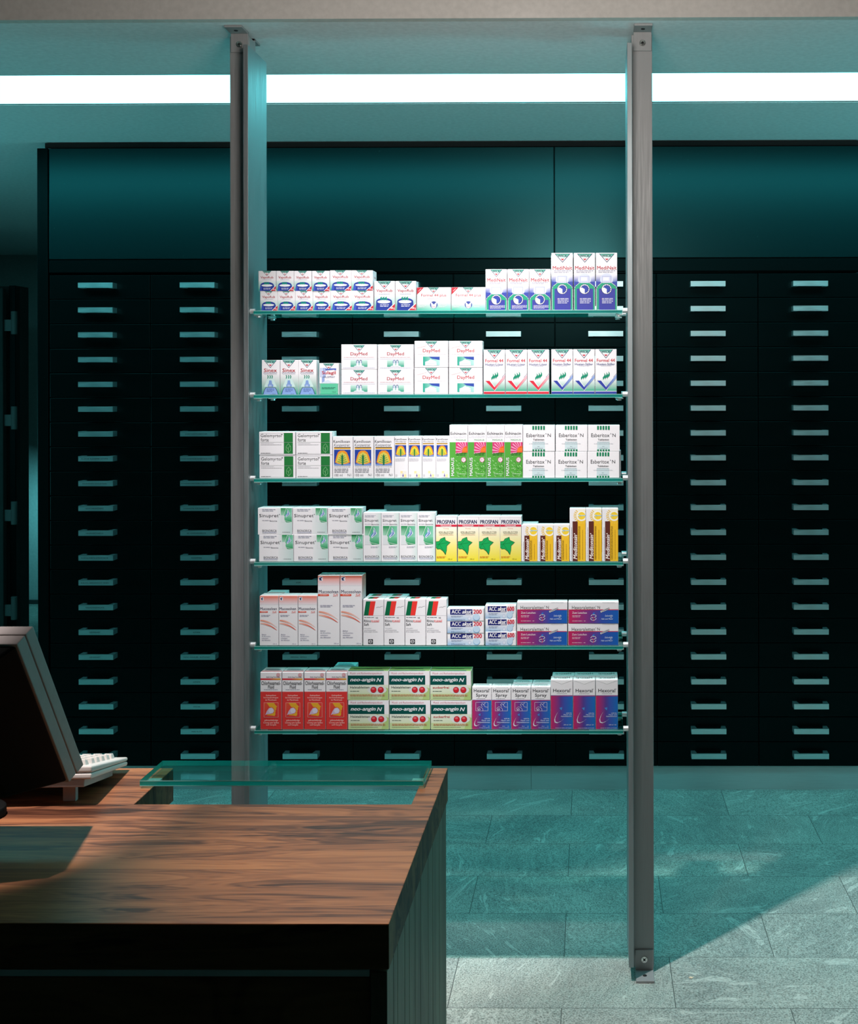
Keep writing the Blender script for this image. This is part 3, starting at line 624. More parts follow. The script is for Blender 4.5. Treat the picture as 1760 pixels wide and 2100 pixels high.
def kam(p, x0, x1, t1, t2, ln, pic):
    a, b, c, d = pic
    p.text('Kamillosan', t1, (50, 50, 60), .012); p.text(p.w2, t2, (90, 90, 100), .0, .35)
    p.rect(a, ln[0], c, ln[0] + (ln[1] - ln[0]) * .45, (30, 25, 25)); p.rect(a, ln[0] + (ln[1] - ln[0]) * .45, c, ln[1], (250, 185, 60))
    p.rect(a, b, c, d, (36, 66, 158)); w = c - a; h = d - b; m_ = (a + c) / 2
    p.poly([(a, d), (c, d), (c, d - h * .12), (m_, d - h * .22), (a, d - h * .10)], (120, 150, 205))
    p.poly([(m_ - w * .12, b + h * .06), (m_ + w * .12, b + h * .05), (m_ + w * .27, b + h * .16), (m_ + w * .38, b + h * .42), (m_ + w * .47, b + h * .80), (m_ + w * .2, b + h * .9), (m_ - w * .2, b + h * .9), (m_ - w * .44, b + h * .80), (m_ - w * .36, b + h * .42), (m_ - w * .26, b + h * .16)], (240, 150, 40))
    p.poly([(m_, b + h * .14), (m_ + w * .24, b + h * .30), (m_ + w * .38, b + h * .78), (m_, b + h * .9), (m_ - w * .38, b + h * .78), (m_ - w * .24, b + h * .30)], p.c1)
    for k in range(4):
        y = b + h * (.38 + .12 * k); p.line([(m_, y + h * .06), (m_ - w * (.12 + .05 * k), y)], w * .035, (70, 150, 70)); p.line([(m_, y + h * .06), (m_ + w * (.12 + .05 * k), y)], w * .035, (70, 150, 70))
    p.poly([(m_ - w * .06, b + h * .42), (m_, b + h * .25), (m_ + w * .06, b + h * .42), (m_ + w * .05, b + h * .96), (m_ - w * .05, b + h * .96)], (20, 120, 70))
@kind('kamk', (765, 190, 940, 548), 41.4, 85.4, .045, 'wider white carton with blue flower picture')
def _(p):
    p.w2 = 'Konzentrat'; p.c1 = (215, 205, 90); kam(p, 765, 940, (771, 220, 914, 244), (773, 250, 912, 275), (281, 297), (776, 303, 920, 440))
    p.bars(778, 448, 918, 456, 1, GREY); p.bars(778, 466, 900, 506, 3, (130, 130, 140)); p.text('100 ml', (778, 510, 850, 532), (90, 90, 98)); p.text('N1', (894, 510, 924, 530), (90, 90, 98))
@kind('kamm', (1296, 187, 1412, 547), 27.8, 86.0, .035, 'narrow white flower-picture mouth spray carton')
def _(p):
    p.w2 = 'Mundspray'; p.c1 = (235, 215, 60); kam(p, 1296, 1412, (1298, 205, 1400, 221), (1302, 226, 1398, 241), (246, 256), (1301, 264, 1396, 362))
    p.bars(1302, 376, 1385, 404, 4, (195, 195, 202)); p.rect(1345, 485, 1398, 542, (240, 236, 225)); p.rect(1346, 486, 1366, 506, (250, 228, 170)); p.rect(1378, 515, 1397, 540, (250, 228, 170)); p.poly([(1362, 534), (1368, 505), (1376, 534)], (110, 90, 170)); p.bars(1302, 515, 1325, 540, 2, (210, 205, 210))
@kind('echi', (93, 88, 250, 545), 37.4, 109.0, .045, 'white-topped bright green carton with pink flower')
def _(p):
    G = (84, 168, 62); p.rect(94, 237, 249, 543, G); p.text('Echinacin', (102, 149, 235, 174), (60, 60, 66), .02); p.text('Liquidum', (102, 178, 236, 204), (214, 212, 222), .012); p.text('MADAUS', (147, 211, 233, 224), (100, 165, 110), .02)
    p.rect(146, 237, 248, 326, (214, 60, 120))
    for k in range(7):
        a = math.radians(95 + k * 15); p.poly([(240, 318), (240 + 120 * math.cos(a) * .8, max(238, 318 - 110 * math.sin(a))), (240 + 120 * math.cos(a + .1) * .8, max(238, 318 - 110 * math.sin(a + .1)))], (248, 170, 200))
    p.poly([(248, 268), (225, 274), (206, 292), (198, 326), (248, 326)], (238, 96, 40)); p.bars(205, 290, 246, 322, 4, (250, 160, 60))
    rnd = random.Random(5)
    for _k in range(46):
        x = 150 + rnd.random() * 94; y = 360 + rnd.random() * 172
        if math.hypot(x - 214, y - 388) < 24: continue
        a = rnd.random() * 3; l = 12; p.poly([(x - l * math.cos(a), y - l * math.sin(a)), (x + 4 * math.sin(a), y - 4 * math.cos(a)), (x + l * math.cos(a), y + l * math.sin(a)), (x - 4 * math.sin(a), y + 4 * math.cos(a))], rnd.choice([(150, 210, 130), (120, 195, 100), (60, 140, 50), (165, 220, 150)]))
        p.n -= 1
    p.n += 2
    p.bars(148, 330, 236, 356, 2, (35, 90, 40)); p.ell(214, 388, 21, 22, (200, 60, 130)); p.ell(214, 388, 17, 18, (250, 235, 242)); p.bars(203, 379, 226, 398, 2, (190, 60, 120))
    p.text('MADAUS', (106, 370, 132, 526), WH, .03, 0, 90); p.bars(160, 508, 235, 516, 1, (230, 245, 225))
@kind('esbe', (720, 90, 995, 315), 65.4, 53.7, .055, 'flat white carton with green dashes')
def _(p):
    G = (0, 128, 84)
    p.rect(800, 232, 908, 298, (205, 224, 228))
    for k in range(5):
        x = 800 + k * 23.2; p.rect(x, 96, x + 16, 130, G); p.rect(x, 298, x + 16, 314, G)
    p.text('Esberitox', (748, 160, 906, 192), (62, 62, 68), .004); p.ell(918, 163, 4, 5, (150, 150, 160)); p.text('N', (932, 162, 960, 190), (62, 62, 68), .004); p.text('Tabletten', (806, 206, 902, 221), (50, 50, 56), .03)
    p.bars(802, 232, 905, 240, 1, (170, 180, 188)); p.bars(772, 247, 936, 255, 1, (185, 190, 198)); p.bars(845, 271, 862, 278, 1, (120, 140, 145)); p.bars(820, 286, 892, 293, 1, (120, 150, 150))
    p.plane = 'right'; p.bars(.1, 150, .9, 260, 6, G); p.plane = 'left'; p.bars(.1, 150, .9, 260, 6, G)
def face(p, x0, y0, x1, y1):
    w = x1 - x0; h = y1 - y0; G = (0, 142, 74)
    X = lambda t: x0 + t * w
    Y = lambda t: y0 + t * h
    p.grad4(x0, y0, x1, Y(.62), (10, 150, 80), (120, 200, 165), (150, 212, 190), (60, 172, 120)); p.grad(x0, Y(.6), x1, y1, (120, 200, 160), (20, 150, 85))
    p.poly([(x0, y1), (x0, Y(.55)), (X(.03), Y(.9)), (X(.3), y1)], (226, 230, 234)); p.poly([(x0, Y(.1)), (X(.42), Y(.22)), (X(.28), Y(.52)), (X(.34), Y(.60)), (X(.3), Y(.74)), (X(.36), Y(.9)), (X(.5), y1), (x0, y1)], (224, 230, 232))
    p.poly([(x0, y0), (X(.6), y0), (X(.4), Y(.25)), (X(.26), Y(.5)), (x0, Y(.55))], (10, 150, 82)) if False else None
    p.grad4(x0, y0, X(.42), Y(.5), (0, 145, 75), (0, 145, 75), (120, 200, 160), (170, 218, 195))
    p.line([(X(.5), Y(.02)), (X(.38), Y(.25)), (X(.25), Y(.5)), (X(.33), Y(.58)), (X(.31), Y(.8)), (X(.42), Y(.9)), (x1, Y(.99))], w * .025, (240, 245, 245))
    p.poly([(X(.62), Y(.06)), (X(.74), Y(.24)), (X(.84), Y(.4)), (X(.72), Y(.5)), (X(.48), Y(.66)), (X(.42), Y(.52)), (X(.6), Y(.34))], (245, 247, 252))
    p.poly([(X(.60), Y(.10)), (X(.74), Y(.26)), (X(.78), Y(.40)), (X(.66), Y(.52)), (X(.46), Y(.62)), (X(.56), Y(.50)), (X(.66), Y(.38)), (X(.66), Y(.26))], (40, 100, 190)); p.poly([(X(.60), Y(.30)), (X(.62), Y(.38)), (X(.50), Y(.50)), (X(.42), Y(.60)), (X(.44), Y(.48)), (X(.56), Y(.38))], (70, 130, 210)); p.line([(X(.68), Y(.24)), (X(.72), Y(.38)), (X(.56), Y(.54))], w * .025, (200, 220, 242))
@kind('sinu', (125, 92, 437, 335), 71.0, 55.0, .060, 'flat white carton with green face')
def _(p):
    p.gradh(300, 93, 436, 334, (238, 240, 242), (198, 222, 218)); face(p, 333, 93, 433, 222)
    p.bars(165, 103, 285, 128, 2, (150, 155, 175)); p.text('Sinupret', (138, 146, 314, 184), (38, 40, 48), .006); p.ell(321, 150, 4, 5, GREY); p.bars(166, 202, 232, 214, 1, (160, 160, 172)); p.text('Bionorica', (236, 203, 300, 215), (80, 80, 92), .02)
    p.text('BIONORICA', (167, 288, 296, 309), (60, 62, 72), .0); p.line([(167, 313), (296, 313)], 1.6, (80, 110, 180)); p.bars(168, 318, 295, 325, 1, (120, 125, 150)); p.bars(348, 310, 418, 317, 1, (80, 80, 95))
@kind('sinud', (1078, 140, 1240, 582), 36.6, 100.3, .045, 'slim white drops carton with green face')
def _(p):
    p.gradh(1180, 142, 1239, 580, WH, (212, 230, 226)); face(p, 1092, 261, 1222, 430)
    p.bars(1092, 164, 1190, 186, 2, (175, 180, 195)); p.text('Sinupret', (1090, 198, 1216, 229), (38, 40, 48), .006); p.bars(1092, 240, 1145, 252, 1, (200, 200, 210)); p.text('Bionorica', (1152, 239, 1222, 251), (80, 80, 92), .02)
    p.bars(1145, 446, 1222, 462, 2, (170, 175, 190)); p.text('BIONORICA', (1093, 527, 1224, 548), (60, 62, 72)); p.line([(1093, 553), (1224, 553)], 1.6, (80, 110, 180)); p.bars(1095, 558, 1222, 565, 1, (130, 135, 155))
@kind('pros', (57, 155, 230, 523), 43.4, 92.0, .055, 'white-yellow carton with green ivy leaf')
def _(p):
    p.grad(58, 240, 229, 400, (250, 246, 232), (246, 234, 130)); p.grad(58, 400, 229, 522, (246, 234, 130), (240, 222, 40)); p.rect(58, 221, 229, 238, (214, 40, 66)); p.text('Hustensaft', (98, 224, 186, 236), WH, .03)
    p.text('PROSPAN', (68, 183, 213, 214), (30, 28, 78), .035); p.bars(60, 156, 226, 160, 1, (90, 90, 120)); p.text('Flüssig', (120, 249, 162, 259), (228, 130, 120)); p.text('EFEUBLÄTTER', (82, 275, 202, 288), (90, 85, 70), .01); p.text('TROCKENEXTRAKT', (84, 291, 200, 300), (90, 85, 70), .01); p.bars(84, 305, 200, 311, 1, (230, 150, 120))
    L = [(58, 360), (84, 357), (96, 338), (131, 324), (137, 350), (175, 367), (147, 394), (145, 430), (136, 468), (118, 440), (92, 420), (70, 422), (58, 410)]
    p.poly(L, (18, 170, 88)); p.line(L, 3, (12, 60, 36)); p.line([(58, 388), (84, 380), (130, 330)], 1.6, (12, 70, 40)); p.line([(84, 380), (160, 368)], 1.6, (12, 70, 40)); p.line([(84, 380), (134, 460)], 1.6, (12, 70, 40)); p.line([(84, 380), (66, 416)], 1.6, (12, 70, 40))
    p.bars(64, 482, 140, 500, 2, (226, 120, 30)); p.text('100 ml', (156, 499, 190, 508), (110, 100, 40), .01)
    p.plane = 'left'; p.rect(0.01, 221, .99, 238, (214, 40, 66))
def medit(p, x0, x1, y0, y1, syt, bt, tx):
    c = x0 + (x1 - x0) * .75; r = (x1 - x0) * .33
    p.rect(x0 + (x1 - x0) * .50, syt + 30, x1, y1 - 1, (248, 196, 44)); p.rect(x0 + (x1 - x0) * .5, y0 + 2, x1, syt + 34, (250, 244, 226))
    for a in range(0, 360, 15):
        q = [(c + r * k * math.cos(math.radians(a + d)), syt - r * k * math.sin(math.radians(a + d))) for k, d in ((1.0, -4), (1.55, -3), (1.55, 3), (1.0, 4))]
        if all(y0 + 1 < y for _, y in q): p.poly([(min(x, x1 - .5), y) for x, y in q], (248, 204, 70)); p.n -= 1
    p.n += 1; p.ell(c, syt, r, r, (252, 250, 240)); p.ell(c, syt, r * .72, r * .72, (252, 214, 60)) ; p.rect(c - r, syt - 6, x1 - 1, syt + 2, (252, 250, 240)); p.line([(c - r * .5, syt - 1), (x1 - 1, syt - 1)], 6, (150, 205, 225)); p.line([(c - r * .5, syt - 12), (c - r * .2, syt), (c - r * .5, syt + 12)], 3, (150, 205, 225))
    p.rect(x0 + (x1 - x0) * .18, bt, x0 + (x1 - x0) * .50, y1 - 1, (98, 44, 34)); p.text('Meditonsin', tx, (252, 240, 232), .03, .25, 90); p.ell(x0 + (x1 - x0) * .27 + 4, tx[1] - 10, 5, 5, (245, 230, 225)) 
    p.vbars(x0 + 14, bt + 50, x0 + 20, y1 - 10, 1, (110, 110, 120)); p.vbars(x0 + (x1 - x0) * .56, bt + 40, x0 + (x1 - x0) * .68, y1 - 12, 2, (110, 80, 20)); p.vbars(x0 + (x1 - x0) * .80, bt + 70, x0 + (x1 - x0) * .84, y1 - 14, 1, (130, 95, 20))
@kind('meds', (758, 222, 888, 521), 32.5, 74.7, .045, 'short yellow sun-printed drops carton')
def _(p): medit(p, 758, 888, 222, 521, 271, 310, (789, 342, 820, 506))
@kind('medt', (1155, 88, 1285, 521), 32.8, 108.2, .040, 'tall yellow sun-printed drops carton')
def _(p): medit(p, 1155, 1285, 88, 521, 148, 193, (1184, 305, 1216, 503))
def muco(p, x0, y0, x1, y1, logo, t, pill, saft, sub, arc, txt, ml):
    c0 = (242, 120, 92); p.grad(x0 + 1, y0 + 1, x1 - 1, y0 + (logo[3] - y0) * 1.9, c0, (238, 232, 238)); p.rect(*logo, (244, 242, 246)); a, b, c, d = logo; p.poly([(a + 3, b + (d - b) * .3), (c - 6, b + 3), (c - 3, b + 8), ((a + c) / 2, (b + d) / 2), (c - 8, d - 8), (a + 6, d - 8)], (40, 50, 100)); p.rect(a + 6, d - 8, c - 7, d - 4, NAVY)
    p.text('Mucosolvan', t, (38, 36, 76), .012); a, b, c, d = pill; p.rect(a, b, c - (d - b) / 2, d, (232, 76, 52)); p.ell(c - (d - b) / 2, (b + d) / 2, (d - b) / 2, (d - b) / 2, (232, 76, 52)); p.bars(a + (c - a) * .2, b + (d - b) * .3, c - (c - a) * .15, d - (d - b) * .05, 1, (250, 220, 210))
    p.text('Saft', saft, (226, 84, 66), .0, .3); p.bars(*sub, 2, (130, 130, 160))
    ax0, ay0, ax1, ay1 = arc; w = ax1 - ax0; h = ay1 - ay0
    def A(k0, k1, yy, c1, c2):
        n = 8; p.n += 1
        for i in range(n):
            t0 = i / n; t1 = (i + 1) / n
            def q(t, o): return (ax0 + w * t, ay0 + h * (yy + .75 * t ** 2.1 * (1 + 0 * o)) + o)
            th0 = h * .18 * (1 - abs(t0 - .35)); th1 = h * .18 * (1 - abs(t1 - .35)) if i < n - 1 else 0
            cc0 = tuple(int(c1[j] + (c2[j] - c1[j]) * t0) for j in range(3)); cc1 = tuple(int(c1[j] + (c2[j] - c1[j]) * t1) for j in range(3))
            p.raw([q(t0, th0), q(t1, th1), q(t1, 0), q(t0, 0)], [cc0, cc1, cc1, cc0])
    A(0, 1, .02, (240, 150, 125), (246, 225, 220)); A(0, 1, .30, (248, 205, 192), (228, 78, 54))
    a, b, c, d = txt; st = (d - b) / 4
    for k, (s_, f_) in enumerate((('Befreit', .5), ('die Bronchien,', 1), ('erleichtert', .72), ('das Abhusten', .98))): p.text(s_, (a, b + k * st, a + (c - a) * f_, b + k * st + st * .62), (70, 72, 120), .008, .2)
    p.text(ml[0], ml[1], (90, 90, 130))
@kind('mucs', (137, 262, 300, 688), 38.8, 101.6, .050, 'shorter white and salmon syrup carton')
def _(p):
    muco(p, 137, 262, 300, 688, (146, 272, 172, 302), (142, 360, 285, 384), (138, 394, 208, 406), (246, 392, 284, 410), (150, 427, 228, 444), (144, 466, 290, 555), (155, 590, 232, 654), ('100 ml', (252, 671, 285, 679)))
    p.plane = 'top'; p.grad(140, .02, 297, .3, (240, 200, 190), WH)
@kind('muct', (637, 88, 825, 688), 45.0, 143.2, .058, 'tall white and salmon syrup carton')
def _(p):
    muco(p, 637, 88, 825, 688, (645, 97, 680, 134), (646, 212, 814, 240), (638, 247, 734, 264), (768, 243, 812, 268), (658, 343, 762, 365), (645, 392, 815, 490), (659, 558, 748, 632), ('250 ml', (776, 667, 816, 677)))
    p.plane = 'right'; p.grad(0.02, 90, .98, 300, (240, 160, 140), (235, 232, 236)); p.bars(.15, 420, .85, 520, 4, GREY); p.plane = 'top'; p.text('MUCOSOLVAN', (650, .25, 812, .6), (60, 60, 80), .01, 0, 180)
@kind('rhin', (1027, 290, 1203, 686), 42.2, 94.5, .045, 'white carton with green-red slanted flag')
def _(p):
    p.poly([(1032, 429), (1072, 429), (1090, 307), (1052, 307)], (0, 104, 66)); p.poly([(1072, 429), (1113, 429), (1134, 307), (1090, 307)], (238, 58, 52)); p.line([(1028, 430), (1202, 430)], 1.6, (190, 190, 198))
    p.line([(1140, 362), (1156, 355), (1168, 360), (1180, 352), (1196, 349)], 2, (120, 120, 130)); p.bars(1036, 444, 1120, 456, 1, (120, 120, 130)); p.text('N2', (1136, 444, 1154, 455), BK, .03)
    p.text('Rhino', (1034, 464, 1094, 487), (50, 52, 56), .015); p.text('tussal', (1096, 464, 1163, 487), (226, 52, 50), .015); p.text('Saft', (1034, 495, 1077, 517), (50, 52, 56), .012)
    for k, t in enumerate(('Schnupfen-', 'und Hustenmittel.', 'Eines gegen beides.')): p.text(t, (1036, 535 + k * 15, 1036 + (62, 100, 118)[k], 545 + k * 15), (125, 125, 132))
    p.rect(1070, 633, 1111, 673, (30, 30, 34)); p.ell(1090, 653, 15, 15, (225, 225, 228)); p.ell(1090, 653, 11, 11, (30, 30, 34)); p.text('BOX', (1077, 646, 1104, 661), WH, .03) if False else p.bars(1078, 647, 1103, 662, 2, WH)
    p.plane = 'top'; p.poly([(1060, .2), (1100, .2), (1110, .8), (1070, .8)], (0, 104, 66)); p.poly([(1100, .2), (1140, .2), (1150, .8), (1110, .8)], (200, 60, 56))
def acc(p, X0, Y0, num, blister, w, h):
    x = lambda t: X0 + t * w
    y = lambda t: Y0 + t * h
    p.grad4(x(.005), y(.35), x(.78), y(.99), WH, WH, (200, 222, 240), (150, 190, 225))
    p.rect(x(.085), y(.05), x(.69), y(.50), (28, 34, 110)); p.text('ACC', (x(.125), y(.10), x(.37), y(.40)), WH, .03); p.text('akut', (x(.41), y(.08), x(.67), y(.40)), WH, .04, .35); p.rect(x(.5), y(.43), x(.67), y(.475), WH)
    p.text(num, (x(.72), y(.07), x(.94), y(.42)), (214, 40, 62), .04); p.bars(x(.11), y(.58), x(.42), y(.75), 2, (120, 135, 165)); p.text('20 Brausetabletten N1', (x(.11), y(.84), x(.49), y(.97)), (70, 80, 120)) if num == '200' else p.text('10 Brausetabletten N1', (x(.11), y(.84), x(.49), y(.97)), (70, 80, 120))
    p.ell(x(.61), y(.80), w * .042, h * .14, (160, 170, 210)); p.ell(x(.61), y(.80), w * .036, h * .12, (225, 232, 245))
    p.ell(x(.80), y(.70), w * .095, h * .29, (130, 175, 215)); p.ell(x(.80), y(.67), w * .088, h * .26, (196, 220, 240))
    if num == '600': p.ell(x(.88), y(.40), w * .06, h * .2, (196, 220, 240)); p.text(num, (x(.72), y(.07), x(.94), y(.42)), (214, 40, 62), .04)
    p.plane = 'top'; p.n = 0; p.bars(x(.1), .1, x(.7), .5, 2, (50, 60, 120)); p.bars(x(.72), .1, x(.95), .4, 1, (200, 60, 80))
@kind('acc2', (73, 370, 390, 475), 75.6, 25.2, .045, 'low white carton with one pale tablet disc')
def _(p): acc(p, 73, 370, '200', None, 317, 105)
@kind('acc6', (400, 345, 665, 460), 63.2, 27.4, .050, 'low narrower carton with overlapping tablet discs')
def _(p): acc(p, 400, 345, '600', None, 265, 115)
@kind('hexl', (672, 310, 1107, 495), 103.6, 44.0, .040, 'wide white, pink and blue lozenge carton')
def _(p):
    A = (198, 34, 88); B = (52, 72, 168); C = (18, 98, 186)
    p.gradh(674, 380, 870, 494, A, (110, 56, 138)); p.gradh(870, 380, 960, 494, (110, 56, 138), (50, 80, 172)); p.gradh(960, 380, 1106, 494, (50, 80, 172), C); p.rect(674, 374, 1106, 380, (206, 40, 70))
    p.text('Hexoraletten', (703, 343, 904, 374 - 2), (70, 66, 70), .0); p.ell(911, 346, 3, 3, GREY); p.text('N', (924, 344, 946, 368), (70, 66, 70), .0)
    p.poly([(950, 404), (1028, 372), (1024, 357), (946, 387)], (90, 90, 100)); p.poly([(953, 401), (1024, 371), (1021, 360), (949, 388)], WH); p.line([(958, 391), (1016, 368)], 6, (110, 105, 115))
    p.text('Zum Lutschen', (706, 394, 832, 411), (245, 228, 236), .014); p.bars(706, 426, 778, 447, 2, (240, 200, 215)); p.bars(706, 472, 792, 482, 1, (240, 200, 215)); p.bars(806, 472, 824, 482, 1, (240, 200, 215))
    pts = [(868, 430), (880, 418), (905, 420), (915, 434), (895, 445), (868, 446), (862, 456), (880, 468), (905, 464), (912, 452)]; p.line(pts, 5, (228, 225, 240)); p.poly([(880, 412), (890, 400), (905, 404), (892, 416)], (40, 120, 215)); p.line([(880, 436), (896, 452), (890, 474)], 4, (230, 60, 90))
    p.text('Soforthilfe', (988, 421, 1056, 436), (205, 220, 245), .014, .3); p.text('für', (1034, 437, 1050, 448), (205, 220, 245), .014, .3); p.text('Hals und Mund', (956, 449, 1056, 462), (205, 220, 245), .014, .3)
    p.bars(965, 313, 1075, 318, 1, (150, 150, 160))
@kind('chlo', (33, 185, 420, 1205), 43.8, 117.4, .062, 'tall white and red mouthwash carton', side=(228, 225, 230))
def _(p):
    R_ = (226, 60, 58); p.rect(35, 532, 418, 1203, R_); p.rect(35, 295, 200, 324, (214, 50, 60)); p.gradh(200, 295, 404, 324, (214, 50, 60), (232, 176, 52))
    p.ell(358, 235, 34, 34, (205, 40, 60)); p.ell(358, 235, 28, 28, WH); p.ell(358, 235, 21, 21, (205, 40, 60)); p.rect(354, 220, 363, 250, WH); p.rect(343, 231, 373, 239, WH)
    p.text('block drug Forschung', (142, 262, 386, 286), (50, 50, 60), .03); p.text('Chlorhexamed-', (52, 345, 398, 412), (44, 46, 52), .012); p.text('Fluid', (174, 418, 281, 476), (44, 46, 52), .018); p.bars(98, 492, 352, 508, 1, (110, 110, 140))
    PK = (250, 196, 188)
    for t, bb in (('Antiseptikum', (132, 583, 318, 620)), ('bei Entzündungen', (92, 624, 358, 660)), ('im Mundraum', (124, 664, 326, 694)), ('gebrauchsfertige', (106, 1026, 352, 1066)), ('Lösung zum Spülen', (88, 1070, 368, 1108)), ('und Gurgeln', (136, 1108, 322, 1146))): p.text(t, bb, PK, .02)
    p.line([(98, 728), (358, 728), (358, 990), (98, 990)], 6, (246, 170, 160), True); p.grad4(102, 732, 354, 986, (232, 90, 60), (228, 70, 58), R_, R_)
    p.poly([(150, 732), (280, 732), (300, 760), (340, 800), (318, 818), (326, 836), (312, 866), (284, 868), (290, 850), (250, 810), (200, 806)], (238, 176, 50)); p.poly([(284, 872), (316, 874), (304, 900), (308, 940), (290, 966), (240, 958), (150, 952), (160, 940), (240, 930), (284, 900)], (238, 176, 50))
    p.poly([(120, 950), (150, 880), (190, 825), (240, 815), (276, 845), (282, 880), (262, 915), (200, 932), (150, 935)], (216, 190, 215)); p.ell(228, 872, 46, 44, (226, 222, 240))
    p.plane = 'top'; p.rect(40, .12, 415, .2, (214, 70, 70)); p.bars(80, .35, 380, .75, 2, (130, 130, 150)); p.plane = 'right'; p.rect(.02, 532, .98, 1203, (200, 60, 58))
def neo(p, second, free):
    D = (0, 78, 72); LG = (190, 212, 152)
    p.grad4(894, 268, 1244, 399, (232, 238, 226), (226, 234, 214), LG, (205, 222, 172)); p.rect(894, 345, 1100, 399, (196, 216, 160)); p.poly([(1130, 262), (1244, 300), (1244, 399), (1180, 399), (1200, 330)], (176, 204, 128))
    p.ell(1146, 312, 84, 38, (222, 226, 222)); p.rect(894, 187, 1206, 267, (6, 60, 60)); p.rect(895, 189, 1204, 265, D)
    p.text('neo-angin', (915, 208, 1130, 248), WH, .035, .3); p.text('N', (1142, 210, 1186, 242), WH, .035, .3); p.text('Mund- und Rachentherapeutikum', (914, 160, 1190, 180), (210, 110, 130), .004)
    if free: p.text('zuckerfrei', (914, 280, 1055, 300), (196, 50, 60), .025)
    else: p.text('Halstabletten', (914, 279, 1080, 299), (60, 70, 66), .02)
    p.bars(915, 320, 992, 331, 1, (90, 100, 90))
    for x in (1116, 1179): p.ell(x, 311, 26, 26, (110, 20, 36)); p.ell(x, 311, 24, 24, (206, 34, 48)); p.ell(x - 3, 302, 14, 9, (232, 110, 116))
    p.bars(915, 352, 1216, 372, 2, (206, 110, 80)); p.bars(915, 380, 1150, 386, 1, (70, 90, 70))
    p.plane = 'top'; p.n = 0; p.rect(895, .0, 1243, .98, (128, 160, 92)); p.rect(895, .0, 1204, .14, D); p.bars(930, .4, 1180, .7, 1, (40, 70, 40)); p.plane = 'right'; p.rect(.02, 150, .98, 398, (200, 214, 176))
@kind('neoh', (893, 148, 1245, 400), 84.0, 59.8, .055, 'pale green carton lettered with throat tablets')
def _(p): neo(p, 0, False)
@kind('neoz', (893, 148, 1245, 400), 84.0, 59.8, .055, 'pale green carton with red sugar-free lettering')
def _(p): neo(p, 0, True)
def hexgrad(p, x0, x1, y0, y1):
    A = (200, 36, 96); Bm = (88, 62, 146); C = (16, 112, 192); m1 = x0 + (x1 - x0) * .45; m2 = x0 + (x1 - x0) * .62
    p.gradh(x0 + 1, y0, m1, y1, A, Bm); p.gradh(m1, y0, m2, y1, Bm, (60, 84, 176)); p.gradh(m2, y0, x1 - 1, y1, (60, 84, 176), C)
    p.gradh(x0 + 1, y0 - (y1 - y0) * .015, x1 - 1, y0, (60, 90, 170), (60, 90, 170)); p.gradh(x0 + 1, y0, x1 - 1, y0 + (y1 - y0) * .012, (220, 40, 70), (220, 40, 70))
def swoosh(p, pts, tip):
    n = len(pts); p.n += 1
    for i in range(n - 1):
        a, b = pts[i], pts[i + 1]; wa = 7 * math.sin(math.pi * (i + .15) / n); wb = 7 * math.sin(math.pi * (i + 1.1) / n)
        p.raw([(a[0] - wa / 2, a[1] + wa / 2), (b[0] - wb / 2, b[1] + wb / 2), (b[0] + wb / 2, b[1] - wb / 2), (a[0] + wa / 2, a[1] - wa / 2)], [(225, 226, 242)] * 4)
    p.poly(tip, (70, 140, 215))
@kind('hexs', (287, 288, 450, 652), 39.6, 87.0, .042, 'short white, pink and blue mouth spray carton')
def _(p):
    hexgrad(p, 287, 450, 402, 650); p.text('Hexoral', (301, 305, 428, 333), (66, 66, 72), .012); p.ell(434, 308, 3, 3, GREY); p.text('Spray', (320, 344, 417, 378), (66, 66, 72), .01); p.bars(324, 386, 400, 392, 1, GREY); p.bars(320, 290, 425, 293, 1, (170, 170, 178))
    p.line([(317, 420), (421, 420), (421, 493), (317, 493)], 2.5, (225, 215, 238), True); p.line([(340, 492), (330, 470), (345, 458), (365, 462), (378, 478), (378, 492)], 2.5, (235, 230, 245)); p.ell(348, 480, 9, 8, (235, 230, 245)); p.ell(348, 480, 6, 5, (110, 60, 140)); p.line([(372, 455), (362, 440), (372, 430), (385, 440), (398, 425)], 3, (235, 230, 245)); p.line([(385, 440), (396, 458), (418, 462)], 2.5, (235, 230, 245))
    swoosh(p, [(345, 532), (325, 555), (312, 580), (306, 602), (310, 618), (325, 622), (345, 612), (368, 592)], [(338, 526), (358, 514), (356, 538)])
    for t, bb in (('wirkt bei', (392, 553, 438, 564)), ('Mund- und', (366, 569, 438, 580)), ('Halsinfektionen', (331, 585, 438, 597)), ('40 ml', (376, 621, 398, 628)), ('N1', (422, 621, 434, 628)), ('Lösung zum Sprühen', (348, 634, 436, 642))): p.text(t, bb, (212, 220, 244), .02, .2)
    p.plane = 'top'; p.text('Hexoral Spray', (305, .2, 430, .45), (60, 66, 70), .02, 0, 180); p.bars(310, .6, 425, .8, 1, (80, 90, 95))
